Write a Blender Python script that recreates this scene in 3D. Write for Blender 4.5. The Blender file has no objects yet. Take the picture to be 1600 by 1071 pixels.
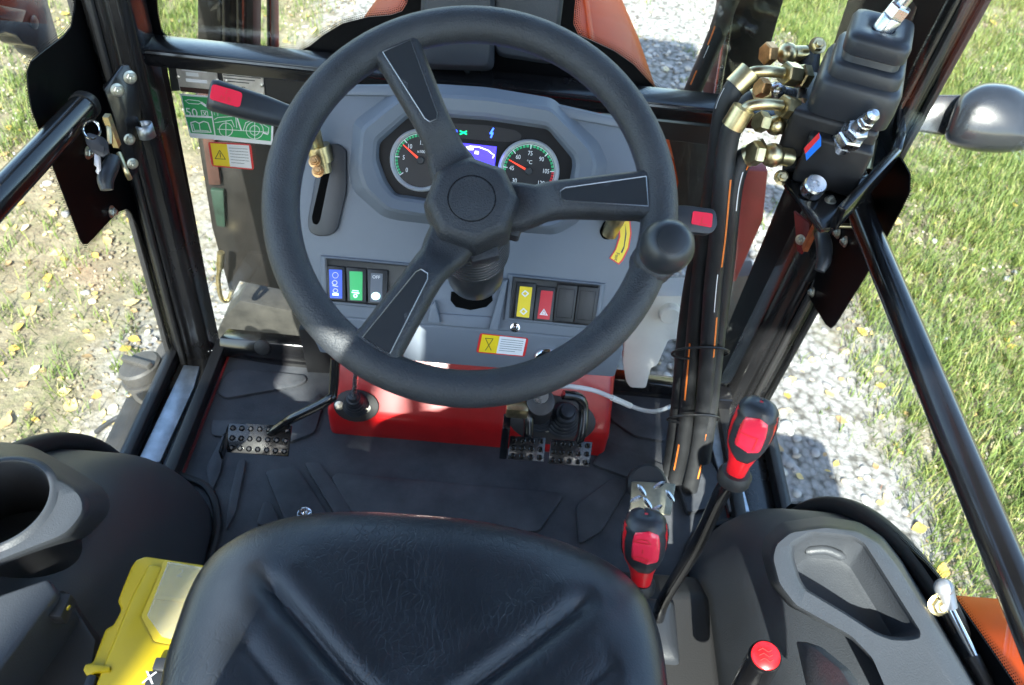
import bpy, bmesh, math, random
import numpy as np
from mathutils import Vector, Matrix
random.seed(7); rng = np.random.default_rng(7)
RAD = math.radians
SC = bpy.context.scene
COL = SC.collection
V = Vector

# ------------------------------------------------------------------ camera, sky, sun, exposure
FOC = 1220.0                                  # focal length in photograph pixels (1600 wide)
CAM = V((0.04, 0.0, 1.25))
PITCH, YAW, ROLL = RAD(48), RAD(2), RAD(6.5)
FW = V((math.sin(YAW)*math.cos(PITCH), math.cos(YAW)*math.cos(PITCH), -math.sin(PITCH)))
_r = V((math.cos(YAW), -math.sin(YAW), 0)); _u = _r.cross(FW)
RT = _r*math.cos(ROLL) + _u*math.sin(ROLL)
UP = _u*math.cos(ROLL) - _r*math.sin(ROLL)
cd = bpy.data.cameras.new('camera'); cam = bpy.data.objects.new('camera', cd); COL.objects.link(cam)
cd.sensor_width = 36; cd.lens = 36*FOC/1600; cd.clip_start = 0.02; cd.clip_end = 500
cd.dof.use_dof = True; cd.dof.focus_distance = 1.08; cd.dof.aperture_fstop = 8.0
m = Matrix((RT, UP, -FW)).transposed().to_4x4(); m.translation = CAM
cam.matrix_world = m
SC.camera = cam

SUN_EL, SUN_AZ = RAD(42.3), RAD(187)            # azimuth clockwise from +Y (forward)
world = bpy.data.worlds.new('World'); SC.world = world; world.use_nodes = True
wn = world.node_tree.nodes; wl = world.node_tree.links
sky = wn.new('ShaderNodeTexSky'); sky.sky_type = 'NISHITA'; sky.sun_disc = False
sky.sun_elevation = SUN_EL; sky.sun_rotation = SUN_AZ
wn['Background'].inputs['Strength'].default_value = 0.15
wl.new(sky.outputs[0], wn['Background'].inputs['Color'])
sl = bpy.data.lights.new('sun', 'SUN'); sl.energy = 5.0; sl.angle = RAD(0.53); sl.color = (1, .965, .91)
sun = bpy.data.objects.new('sun', sl); COL.objects.link(sun)
SD = V((math.sin(SUN_AZ)*math.cos(SUN_EL), math.cos(SUN_AZ)*math.cos(SUN_EL), math.sin(SUN_EL)))  # towards the sun
sun.rotation_euler = SD.to_track_quat('Z', 'Y').to_euler(); sun.location = (2, -3, 6)
SC.view_settings.view_transform = 'Standard'; SC.view_settings.look = 'None'
SC.view_settings.exposure = 2.42; SC.view_settings.gamma = 1.0
SC.cycles.max_bounces = 10; SC.cycles.transparent_max_bounces = 16

# ------------------------------------------------------------------ measuring: a photograph pixel on a known plane
def ray(x, y): return FW + RT*((x-800)/FOC) - UP*((y-535.5)/FOC)
def onax(x, y, i, v):
    d = ray(x, y); return CAM + d*((v-CAM[i])/d[i])
def PX(x, y, v): return onax(x, y, 0, v)
def PY(x, y, v): return onax(x, y, 1, v)
def PZ(x, y, v): return onax(x, y, 2, v)
def PD(x, y, d): return CAM + ray(x, y)*d
class Fr:
    """a plane with local axes u (right), v (up), n (towards the viewer)"""
    def __init__(s, o, n, u=None):
        s.o = V(o); s.n = V(n).normalized()
        u = V(u) if u is not None else V((1, 0, 0))
        s.u = (u - s.n*u.dot(s.n)).normalized(); s.v = s.n.cross(s.u)
    def hit(s, x, y, h=0.0):
        d = ray(x, y); o = s.o + s.n*h
        return CAM + d*((o-CAM).dot(s.n)/d.dot(s.n))
    def uv(s, x, y):
        p = s.hit(x, y)-s.o; return p.dot(s.u), p.dot(s.v)
    def w(s, a, b, h=0.0): return s.o + s.u*a + s.v*b + s.n*h
    def poly(s, pts, h=0.0): return [s.hit(x, y, h) for x, y in pts]
    def rect(s, a, b, c, d, h=0.0): return [s.w(a, b, h), s.w(c, b, h), s.w(c, d, h), s.w(a, d, h)]

# ------------------------------------------------------------------ materials
MATS = {}
def mat(name, col, rough=.5, metal=0., bump=0., bscale=400., var=0., vscale=6., coat=0., spec=.5, emis=0., trans=0., bdist=.001, crease=0., dust=0., ani=None):
    m = bpy.data.materials.new(name); m.use_nodes = True; MATS[name] = m
    nt = m.node_tree; N = nt.nodes; L = nt.links; b = N['Principled BSDF']
    b.inputs['Base Color'].default_value = (*col, 1); b.inputs['Roughness'].default_value = rough
    b.inputs['Metallic'].default_value = metal; b.inputs['Specular IOR Level'].default_value = spec
    b.inputs['Coat Weight'].default_value = coat; b.inputs['Coat Roughness'].default_value = .08
    b.inputs['Transmission Weight'].default_value = trans
    if emis: b.inputs['Emission Color'].default_value = (*col, 1); b.inputs['Emission Strength'].default_value = emis
    tc = N.new('ShaderNodeTexCoord')
    if var or dust:
        n = N.new('ShaderNodeTexNoise'); n.inputs['Scale'].default_value = vscale; n.inputs['Detail'].default_value = 6
        n.inputs['Roughness'].default_value = .65
        L.new(tc.outputs['Object'], n.inputs['Vector'])
        r = N.new('ShaderNodeValToRGB'); r.color_ramp.elements[0].position = .3; r.color_ramp.elements[1].position = .7
        r.color_ramp.elements[0].color = (*[c*(1-var) for c in col], 1)
        e1 = [min(1, c*(1+var)) for c in col]
        if dust: e1 = [c*(1-dust)+d*dust for c, d in zip(e1, (.35, .3, .24))]
        r.color_ramp.elements[1].color = (*e1, 1)
        L.new(n.outputs['Fac'], r.inputs['Fac']); L.new(r.outputs[0], b.inputs['Base Color'])
        mr = N.new('ShaderNodeMapRange'); mr.inputs['To Min'].default_value = max(0, rough-.1*var-.03); mr.inputs['To Max'].default_value = min(1, rough+.2*var+.08)
        L.new(n.outputs['Fac'], mr.inputs['Value']); L.new(mr.outputs[0], b.inputs['Roughness'])
    last = None
    if bump:
        n = N.new('ShaderNodeTexNoise'); n.inputs['Scale'].default_value = bscale; n.inputs['Detail'].default_value = 2
        L.new(tc.outputs['Object'], n.inputs['Vector'])
        bp = N.new('ShaderNodeBump'); bp.inputs['Strength'].default_value = bump; bp.inputs['Distance'].default_value = bdist
        L.new(n.outputs['Fac'], bp.inputs['Height']); last = bp
    if crease:
        n2 = N.new('ShaderNodeTexNoise'); n2.inputs['Scale'].default_value = 9; n2.inputs['Detail'].default_value = 3
        mp = N.new('ShaderNodeMixRGB'); mp.blend_type = 'ADD'; mp.inputs[0].default_value = .16
        mpp = N.new('ShaderNodeMapping'); mpp.inputs['Scale'].default_value = (1.5, .75, 1.); L.new(tc.outputs['Object'], mpp.inputs['Vector'])
        L.new(tc.outputs['Object'], n2.inputs['Vector']); L.new(mpp.outputs[0], mp.inputs[1]); L.new(n2.outputs['Color'], mp.inputs[2])
        vo = N.new('ShaderNodeTexVoronoi'); vo.feature = 'DISTANCE_TO_EDGE'; vo.inputs['Scale'].default_value = 95
        L.new(mp.outputs[0], vo.inputs['Vector'])
        rr = N.new('ShaderNodeMapRange'); rr.inputs['From Max'].default_value = .09; L.new(vo.outputs['Distance'], rr.inputs['Value'])
        n3 = N.new('ShaderNodeTexNoise'); n3.inputs['Scale'].default_value = 7; L.new(tc.outputs['Object'], n3.inputs['Vector'])
        bp2 = N.new('ShaderNodeBump'); bp2.inputs['Distance'].default_value = .0012
        ml = N.new('ShaderNodeMapRange'); ml.inputs['From Min'].default_value = .36; ml.inputs['From Max'].default_value = .60; ml.inputs['To Max'].default_value = crease
        L.new(n3.outputs['Fac'], ml.inputs['Value']); L.new(ml.outputs[0], bp2.inputs['Strength'])
        L.new(rr.outputs[0], bp2.inputs['Height'])
        if last: L.new(last.outputs[0], bp2.inputs['Normal'])
        last = bp2
    if last: L.new(last.outputs[0], b.inputs['Normal'])
    return m
mat('wheel_rubber', (.025, .028, .034), .44, bump=.9, bscale=640, bdist=.0011, var=.25, vscale=20)
mat('wheel_insert', (.021, .024, .029), .38, bump=.1, bscale=900)
mat('silver_line', (.42, .44, .47), .35, 1)
mat('dash_grey', (.124, .143, .172), .5, bump=.16, bscale=1100, var=.06, vscale=5)
mat('dash_dark', (.02, .021, .023), .45, bump=.2, bscale=800)
mat('black_gloss', (.006, .006, .007), .16, coat=.3, var=.3, vscale=9)
mat('black_paint', (.010, .010, .011), .22, coat=.4, var=.35, vscale=5, bump=.04, bscale=60)
mat('black_satin', (.012, .012, .013), .42, bump=.1, bscale=500)
mat('frit_black', (.003, .003, .0035), .4, spec=.1)
mat('rubber', (.014, .014, .015), .55, bump=.2, bscale=400)
mat('mat_rubber', (.026, .032, .043), .52, bump=.35, bscale=260, var=.4, vscale=9, dust=.11)
mat('vinyl', (.017, .0195, .024), .28, bump=.34, bscale=560, bdist=.0007, crease=.23, var=.15, vscale=12)
mat('fender_plastic', (.033, .037, .044), .47, bump=.45, bscale=520, bdist=.0008, var=.12, vscale=7)
mat('fender_inlay', (.05, .053, .058), .5, bump=.5, bscale=380, bdist=.001)
mat('red_paint', (.45, .006, .008), .3, coat=.25, var=.22, vscale=9, dust=.015)
mat('red_plastic', (.72, .012, .02), .3, coat=.2)
mat('red_label', (.85, .03, .07), .22, coat=.5)
mat('orange_paint', (.60, .065, .006), .35, spec=.04, var=.12, vscale=3)
mat('opening_shade', (.002, .002, .002), .8, spec=.05)  # near-black for the painted shade inside openings
mat('dull_red', (.16, .008, .008), .45, var=.3, vscale=10)
mat('soil_green', (.006, .02, .012), .6, var=.4, vscale=30)
mat('yellow_plastic', (.52, .37, .006), .38, var=.04, vscale=10)
mat('zinc', (.62, .52, .30), .28, 1, var=.35, vscale=45, bump=.05, bscale=120)
mat('bronze', (.62, .36, .16), .35, 1, var=.4, vscale=60)
mat('steel', (.62, .63, .65), .24, 1, var=.15, vscale=40)
mat('bezel', (.72, .74, .77), .28, .45)
mat('chrome', (.8, .81, .83), .09, 1)
mat('bolt', (.62, .6, .52), .3, 1, var=.2, vscale=90)
mat('galvanised', (.42, .46, .5), .42, 1, var=.3, vscale=30)
mat('alu_plate', (.6, .58, .57), .38, 1, var=.25, vscale=30)
mat('checker', (.30, .29, .22), .4, 1, var=.25, vscale=50)
mat('block_paint', (.016, .016, .018), .4, bump=.35, bscale=160, var=.35, vscale=25)
mat('boot_rubber', (.021, .024, .030), .38, bump=.12, bscale=300)
mat('hose_rubber', (.016, .017, .019), .47, bump=.3, bscale=500, var=.3, vscale=40)
mat('hose_orange', (.75, .19, .03), .5, var=.2, vscale=160)
mat('white_print', (.8, .8, .8), .5)
mat('ink', (.03, .03, .035), .5)
mat('label_white', (.78, .79, .8), .4)
mat('label_yellow', (.85, .62, .02), .4)
mat('label_red', (.65, .03, .03), .4)
mat('label_green', (.03, .36, .11), .35)
mat('switch_blue', (.03, .12, .75), .3); mat('switch_green', (.01, .52, .14), .3); mat('switch_grey', (.09, .11, .14), .4)
mat('switch_red', (.55, .015, .03), .3); mat('switch_yellow', (.82, .6, .02), .35); mat('tag_blue', (.02, .18, .7), .3)
mat('lcd', (.05, .035, .85), .2, emis=.55); mat('lcd_white', (.75, .75, 1), .3, emis=.7)
mat('lamp_blue', (.03, .1, 1), .3, emis=1.2); mat('lamp_green', (.0, .75, .2), .3, emis=.6); mat('lamp_cyan', (.5, .95, .9), .3, emis=.5)
mat('gauge_face', (.012, .012, .014), .35); mat('gauge_green', (.03, .42, .16), .4); mat('gauge_red', (.7, .02, .03), .4)
mat('needle', (.9, .05, .02), .35, emis=.25)
mat('bottle_white', (.78, .78, .74), .45, var=.05, vscale=12)
mat('mast_paint', (.006, .005, .0045), .5, var=.5, vscale=14, dust=.006)
mat('rust', (.035, .012, .007), .7, var=.5, vscale=20)
mat('galv_pole', (.34, .34, .36), .4, .6, var=.2, vscale=10)
mat('mirror_black', (.014, .016, .02), .2, coat=.2, var=.3, vscale=10)
mat('tank_plastic', (.035, .034, .032), .55, var=.35, vscale=9, dust=.07)
mat('tank_metal', (.018, .017, .015), .6, var=.5, vscale=14, dust=.03)
mat('bark', (.09, .065, .045), .85, bump=.8, bscale=25, bdist=.02, var=.4, vscale=12)
mat('headliner', (.07, .075, .08), .8)
mat('gaiter_rubber', (.026, .028, .032), .3)
mat('button_red', (.5, .008, .012), .3, coat=.3)
mat('panel_black', (.006, .006, .007), .4, spec=.25)

def glass(name, tint, dirt, dscale=60.):
    m = bpy.data.materials.new(name); m.use_nodes = True; MATS[name] = m
    nt = m.node_tree; N = nt.nodes; L = nt.links; N.clear()
    out = N.new('ShaderNodeOutputMaterial'); tr = N.new('ShaderNodeBsdfTransparent'); gl = N.new('ShaderNodeBsdfGlossy')
    tr.inputs[0].default_value = (*tint, 1); gl.inputs['Roughness'].default_value = .02
    lw = N.new('ShaderNodeLayerWeight'); lw.inputs['Blend'].default_value = .5
    pw = N.new('ShaderNodeMath'); pw.operation = 'POWER'; L.new(lw.outputs['Facing'], pw.inputs[0]); pw.inputs[1].default_value = 5.
    fr = N.new('ShaderNodeMath'); fr.operation = 'MULTIPLY_ADD'; L.new(pw.outputs[0], fr.inputs[0]); fr.inputs[1].default_value = .9; fr.inputs[2].default_value = .045
    mx = N.new('ShaderNodeMixShader'); L.new(fr.outputs[0], mx.inputs[0]); L.new(tr.outputs[0], mx.inputs[1]); L.new(gl.outputs[0], mx.inputs[2])
    df = N.new('ShaderNodeBsdfDiffuse'); df.inputs[0].default_value = (.5, .47, .42, 1)
    tc = N.new('ShaderNodeTexCoord'); no = N.new('ShaderNodeTexNoise'); no.inputs['Scale'].default_value = dscale; no.inputs['Detail'].default_value = 8; no.inputs['Roughness'].default_value = .75
    L.new(tc.outputs['Object'], no.inputs['Vector'])
    mr = N.new('ShaderNodeMapRange'); mr.inputs['From Min'].default_value = .5; mr.inputs['From Max'].default_value = .85; mr.inputs['To Min'].default_value = dirt*.25; mr.inputs['To Max'].default_value = dirt*2.2
    L.new(no.outputs['Fac'], mr.inputs['Value'])
    m2 = N.new('ShaderNodeMixShader'); L.new(mr.outputs[0], m2.inputs[0]); L.new(mx.outputs[0], m2.inputs[1]); L.new(df.outputs[0], m2.inputs[2])
    L.new(m2.outputs[0], out.inputs[0])
glass('pane_glass', (.94, .97, .95), .007)
glass('dusty_glass', (.90, .93, .90), .006, 110.)
def milky(name, col, amt):
    m = bpy.data.materials.new(name); m.use_nodes = True; MATS[name] = m
    nt = m.node_tree; N = nt.nodes; L = nt.links; b = N['Principled BSDF']
    b.inputs['Base Color'].default_value = (*col, 1); b.inputs['Roughness'].default_value = .25
    tr = N.new('ShaderNodeBsdfTransparent'); mx = N.new('ShaderNodeMixShader'); mx.inputs[0].default_value = amt
    L.new(tr.outputs[0], mx.inputs[1]); L.new(b.outputs[0], mx.inputs[2]); L.new(mx.outputs[0], N['Material Output'].inputs[0])
milky('clear_lid', (.55, .55, .48), .34)
milky('clear_tube', (.8, .82, .84), .6)

# ------------------------------------------------------------------ mesh building
def rpoly(pts, r, n=4):
    """round the corners of a polygon (list of 2D tuples or Vectors)"""
    out = []; k = len(pts); P = [V(p) for p in pts]
    for i in range(k):
        a, b, c = P[i-1], P[i], P[(i+1) % k]
        d1 = a-b; d2 = c-b; l = min(r, d1.length*.45, d2.length*.45)
        p = b + d1.normalized()*l; q = b + d2.normalized()*l
        for j in range(n+1):
            t = j/n; out.append((p*(1-t)+b*t)*(1-t) + (b*(1-t)+q*t)*t)
    return out
def spline(P, n=8):
    """Catmull-Rom through points"""
    P = [V(p) for p in P]; P = [P[0]*2-P[1]] + P + [P[-1]*2-P[-2]]; out = []
    for i in range(1, len(P)-2):
        a, b, c, d = P[i-1:i+3]
        for j in range(n):
            t = j/n
            out.append(.5*((2*b)+(c-a)*t+(2*a-5*b+4*c-d)*t*t+(3*b-a-3*c+d)*t**3))
    out.append(P[-2]); return out
class MB:
    def __init__(s): s.v = []; s.f = []
    def add(s, v, f):
        k = len(s.v); s.v += [V(x) for x in v]; s.f += [tuple(i+k for i in q) for q in f]; return s
    def box(s, c, d, R=None):
        c = V(c); h = V(d)/2; vs = []
        for z in (-1, 1):
            for y in (-1, 1):
                for x in (-1, 1):
                    p = V((x*h.x, y*h.y, z*h.z)); vs.append(c + (R @ p if R else p))
        return s.add(vs, [(0, 2, 3, 1), (4, 5, 7, 6), (0, 1, 5, 4), (2, 6, 7, 3), (0, 4, 6, 2), (1, 3, 7, 5)])
    def prism(s, ring, off):
        n = len(ring); off = V(off)
        a = [V(p) for p in ring]; b = [p+off for p in a]
        return s.add(a+b, [tuple(range(n))[::-1], tuple(range(n, 2*n))] + [(i, (i+1) % n, n+(i+1) % n, n+i) for i in range(n)])
    def loft(s, rings, caps=(1, 1), closed=True):
        n = len(rings[0]); vs = [p for r in rings for p in r]; fs = []
        for k in range(len(rings)-1):
            for i in range(n if closed else n-1):
                j = (i+1) % n; fs.append((k*n+i, k*n+j, (k+1)*n+j, (k+1)*n+i))
        if caps[0]: fs.append(tuple(range(n))[::-1])
        if caps[1]: fs.append(tuple(range((len(rings)-1)*n, len(rings)*n)))
        return s.add(vs, fs)
    def tube(s, path, r, seg=12, caps=(1, 1), up=(0, 0, 1)):
        P = [V(p) for p in path]; n = len(P); rings = []
        R = r if isinstance(r, (list, tuple)) else [r]*n
        t = (P[1]-P[0]).normalized(); x = t.cross(V(up))
        if x.length < 1e-3: x = t.cross(V((1, 0, 0)))
        x.normalize()
        for i in range(n):
            tt = (P[min(i+1, n-1)]-P[max(i-1, 0)]).normalized()
            x = (x - tt*x.dot(tt)).normalized(); y = tt.cross(x)
            rings.append([P[i]+(x*math.cos(2*math.pi*k/seg)+y*math.sin(2*math.pi*k/seg))*R[i] for k in range(seg)])
        return s.loft(rings, caps)
    def lathe(s, prof, o, ax, seg=24, caps=(1, 1), ref=None, rot=0., a0=0., a1=None):
        o = V(o); ax = V(ax).normalized(); x = V(ref) if ref else (V((1, 0, 0)) if abs(ax.x) < .9 else V((0, 1, 0)))
        x = (x-ax*x.dot(ax)).normalized(); y = ax.cross(x); rings = []
        for r, h in prof:
            if a1 is None: A = [rot+2*math.pi*k/seg for k in range(seg)]
            else: A = [a0+(a1-a0)*k/(seg-1) for k in range(seg)]
            rings.append([o+ax*h+(x*math.cos(a)+y*math.sin(a))*max(r, 1e-5) for a in A])
        return s.loft(rings, caps, a1 is None)
    def ball(s, c, r, seg=16, ax=(0, 0, 1), sc=1.):
        return s.lathe([(r*math.sin(math.pi*k/10), -r*sc*math.cos(math.pi*k/10)) for k in range(11)], c, ax, seg)
    def quads(s, vs): return s.add(vs, [tuple(range(len(vs)))])
def hexring(r, h0, h1, ch=.12):
    c = r*ch; return [(r-c, h0), (r, h0+c), (r, h1-c), (r-c, h1)]
def build(mb, name, mt, parent=None, bevel=0., seg=2, smooth=38, origin=None, weld=0.):
    bm = bmesh.new(); vs = [bm.verts.new(p) for p in mb.v]; bm.verts.ensure_lookup_table()
    for q in mb.f:
        try: bm.faces.new([vs[i] for i in q])
        except ValueError: pass
    if weld: bmesh.ops.remove_doubles(bm, verts=bm.verts, dist=weld)
    bmesh.ops.recalc_face_normals(bm, faces=bm.faces)
    if bevel:
        e = [x for x in bm.edges if len(x.link_faces) == 2 and x.calc_face_angle(0) > RAD(28)]
        bmesh.ops.bevel(bm, geom=e, offset=bevel, segments=seg, profile=.5, affect='EDGES', clamp_overlap=True)
    root = parent
    while root is not None and root.parent is not None: root = root.parent
    if root is not None: o0 = root.location.copy()
    elif origin is not None: o0 = V(origin)
    else:
        P = [v.co for v in bm.verts]; o0 = V((sum(p.x for p in P)/len(P), sum(p.y for p in P)/len(P), min(p.z for p in P)))
    for v in bm.verts: v.co -= o0
    me = bpy.data.meshes.new(name); bm.to_mesh(me); bm.free()
    if smooth:
        me.shade_smooth(); me.set_sharp_from_angle(angle=RAD(smooth))
    me.materials.append(MATS[mt]); ob = bpy.data.objects.new(name, me); COL.objects.link(ob)
    if parent is None: ob.location = o0
    else: ob.parent = parent
    return ob
def thing(name, label, cat, loc, group=None):
    o = bpy.data.objects.new(name, None); COL.objects.link(o); o.location = loc; o.empty_display_size = .05
    return tag(o, label, cat, group)
def tag(o, label, cat=None, group=None, kind=None):
    o['label'] = label
    if cat: o['category'] = cat
    if group: o['group'] = group
    if kind: o['kind'] = kind
    return o
def text(body, fr, a, b, size, mt, parent, name='lettering', h=.0006, align='CENTER', rot=0., sx=1.):
    cu = bpy.data.curves.new('t', 'FONT'); cu.body = body; cu.size = size; cu.align_x = align; cu.align_y = 'CENTER'
    cu.resolution_u = 3
    ob = bpy.data.objects.new('t', cu); COL.objects.link(ob)
    me = bpy.data.meshes.new_from_object(ob); bpy.data.objects.remove(ob)
    mb = MB(); c, s_ = math.cos(rot), math.sin(rot); vs = []
    for v in me.vertices:
        x, y = v.co.x*sx, v.co.y; vs.append(fr.w(a+c*x-s_*y, b+s_*x+c*y, h))
    mb.add(vs, [tuple(p.vertices) for p in me.polygons]); bpy.data.meshes.remove(me)
    return build(mb, name, mt, parent, smooth=0)
def slab(fr, pts, h0, h1, name, mt, parent, bevel=0., r=0., rn=3, seg=2):
    """pixel polygon laid on plane fr at height h1, with thickness down to h0"""
    if r: pts = [tuple(p) for p in rpoly(pts, r, rn)]
    mb = MB(); mb.prism(fr.poly(pts, h1), fr.n*(h0-h1)); return build(mb, name, mt, parent, bevel, seg)
def bolt(mb, p, ax, r, h=None):
    h = h or r*.8; ax = V(ax).normalized()
    mb.lathe([(r*1.55, 0), (r*1.55, h*.25), (r*1.45, h*.3)], p, ax, 16); mb.lathe(hexring(r*1.12, h*.3, h*1.2), p, ax, 6)
    mb.lathe([(r*.62, h*1.2), (r*.62, h*1.7), (r*.5, h*1.85)], p, ax, 10)
    return mb

# ------------------------------------------------------------------ the ground
GZ = -0.75
def ground_mat():
    m = bpy.data.materials.new('ground'); m.use_nodes = True; MATS['ground'] = m
    nt = m.node_tree; N = nt.nodes; L = nt.links; b = N['Principled BSDF']; b.inputs['Roughness'].default_value = .9
    tc = N.new('ShaderNodeTexCoord')
    def noise(s, d=6, r=.6):
        n = N.new('ShaderNodeTexNoise'); n.inputs['Scale'].default_value = s; n.inputs['Detail'].default_value = d; n.inputs['Roughness'].default_value = r
        L.new(tc.outputs['Object'], n.inputs['Vector']); return n.outputs['Fac']
    def ramp(f, stops):
        r = N.new('ShaderNodeValToRGB'); e = r.color_ramp.elements
        while len(e) < len(stops): e.new(.5)
        for k, (p, c) in enumerate(stops): e[k].position = p; e[k].color = (*c, 1)
        L.new(f, r.inputs['Fac']); return r.outputs[0]
    dirt = ramp(noise(9, 8, .7), [(.3, (.085, .07, .042)), (.5, (.15, .125, .078)), (.72, (.235, .205, .14))])
    vo = N.new('ShaderNodeTexVoronoi'); vo.inputs['Scale'].default_value = 42; L.new(tc.outputs['Object'], vo.inputs['Vector'])
    grav = ramp(vo.outputs['Distance'], [(.0, (.27, .265, .26)), (.5, (.20, .195, .185)), (.85, (.07, .065, .055))])
    sx = N.new('ShaderNodeSeparateXYZ'); L.new(tc.outputs['Object'], sx.inputs[0])
    a = N.new('ShaderNodeMath'); a.operation = 'SUBTRACT'; L.new(sx.outputs[0], a.inputs[0]); a.inputs[1].default_value = .2
    ab = N.new('ShaderNodeMath'); ab.operation = 'ABSOLUTE'; L.new(a.outputs[0], ab.inputs[0])
    ad = N.new('ShaderNodeMath'); ad.operation = 'MULTIPLY_ADD'; L.new(noise(2.2), ad.inputs[0]); ad.inputs[1].default_value = -1.1; L.new(ab.outputs[0], ad.inputs[2])
    mr = N.new('ShaderNodeMapRange'); mr.inputs['From Min'].default_value = .5; mr.inputs['From Max'].default_value = .85; L.new(ad.outputs[0], mr.inputs['Value'])
    mx = N.new('ShaderNodeMixRGB'); L.new(mr.outputs[0], mx.inputs[0]); L.new(grav, mx.inputs[1]); L.new(dirt, mx.inputs[2])
    gr = N.new('ShaderNodeMapRange'); gr.inputs['From Min'].default_value = .42; gr.inputs['From Max'].default_value = .56; L.new(noise(3.1), gr.inputs['Value'])
    gm = N.new('ShaderNodeMath'); gm.operation = 'MULTIPLY'; hf = N.new('ShaderNodeMapRange'); hf.inputs['From Min'].default_value = .38; hf.inputs['From Max'].default_value = .62; L.new(noise(38, 4, .7), hf.inputs['Value'])
    g0 = N.new('ShaderNodeMath'); g0.operation = 'MULTIPLY'; L.new(gr.outputs[0], g0.inputs[0]); L.new(hf.outputs[0], g0.inputs[1])
    sd_ = N.new('ShaderNodeMapRange'); sd_.inputs['From Min'].default_value = -.6; sd_.inputs['From Max'].default_value = 1.; sd_.inputs['To Min'].default_value = .35; L.new(sx.outputs[0], sd_.inputs['Value'])
    g1 = N.new('ShaderNodeMath'); g1.operation = 'MULTIPLY'; L.new(g0.outputs[0], g1.inputs[0]); L.new(sd_.outputs[0], g1.inputs[1]); L.new(g1.outputs[0], gm.inputs[0]); L.new(mr.outputs[0], gm.inputs[1])
    g2 = N.new('ShaderNodeMixRGB'); L.new(gm.outputs[0], g2.inputs[0]); L.new(mx.outputs[0], g2.inputs[1]); g2.inputs[2].default_value = (.075, .105, .03, 1)
    L.new(g2.outputs[0], b.inputs['Base Color'])
    bp = N.new('ShaderNodeBump'); bp.inputs['Distance'].default_value = .02; bp.inputs['Strength'].default_value = .6
    L.new(noise(45, 5, .6), bp.inputs['Height']); L.new(bp.outputs[0], b.inputs['Normal'])
ground_mat()
def island_mat(name, stops, rough=.7, trans=0.):
    m = bpy.data.materials.new(name); m.use_nodes = True; MATS[name] = m
    N = m.node_tree.nodes; L = m.node_tree.links; b = N['Principled BSDF']; b.inputs['Roughness'].default_value = rough
    g = N.new('ShaderNodeNewGeometry'); r = N.new('ShaderNodeValToRGB'); e = r.color_ramp.elements
    while len(e) < len(stops): e.new(.5)
    for k, (p, c) in enumerate(stops): e[k].position = p; e[k].color = (*c, 1)
    L.new(g.outputs['Random Per Island'], r.inputs['Fac']); L.new(r.outputs[0], b.inputs['Base Color'])
    if trans:
        t = N.new('ShaderNodeBsdfTranslucent'); L.new(r.outputs[0], t.inputs[0]); mx = N.new('ShaderNodeMixShader'); mx.inputs[0].default_value = trans
        L.new(b.outputs[0], mx.inputs[1]); L.new(t.outputs[0], mx.inputs[2]); L.new(mx.outputs[0], N['Material Output'].inputs[0])
island_mat('pebble', [(0, (.13, .125, .12)), (.35, (.25, .25, .255)), (.7, (.35, .345, .33)), (.9, (.26, .21, .15)), (1, (.48, .47, .45))], .75)
island_mat('grass', [(0, (.07, .12, .022)), (.5, (.13, .19, .036)), (.85, (.20, .24, .055)), (1, (.33, .29, .11))], .6, .35)
island_mat('dead_leaf', [(0, (.55, .36, .07)), (.4, (.62, .45, .14)), (.7, (.5, .33, .14)), (1, (.70, .58, .30))], .6, .25)
island_mat('tree_leaf', [(0, (.05, .09, .02)), (.6, (.09, .13, .03)), (1, (.28, .24, .04))], .5, .3)

gp = MB(); S = 150
NX = 40
gx = [-S, -40, -15, -8] + [(-5+10*k/NX) for k in range(NX+1)] + [8, 15, 40, S]
def gz(x, y):
    if abs(x) > 5 or abs(y-2) > 6: return GZ
    return GZ + .022*math.sin(2.3*x+.7*y) + .016*math.sin(3.9*y-1.4*x+1) + .010*math.sin(7.1*x+5.3*y)
gv = [(x, y, gz(x, y)) for y in gx for x in gx]; n_ = len(gx)
gp.add(gv, [(j*n_+i, j*n_+i+1, (j+1)*n_+i+1, (j+1)*n_+i) for j in range(n_-1) for i in range(n_-1)])
tag(build(gp, 'ground', 'ground', origin=(0, 0, 0), smooth=60), 'dry earth and gravel ground beside the tractor', kind='structure')

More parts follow.
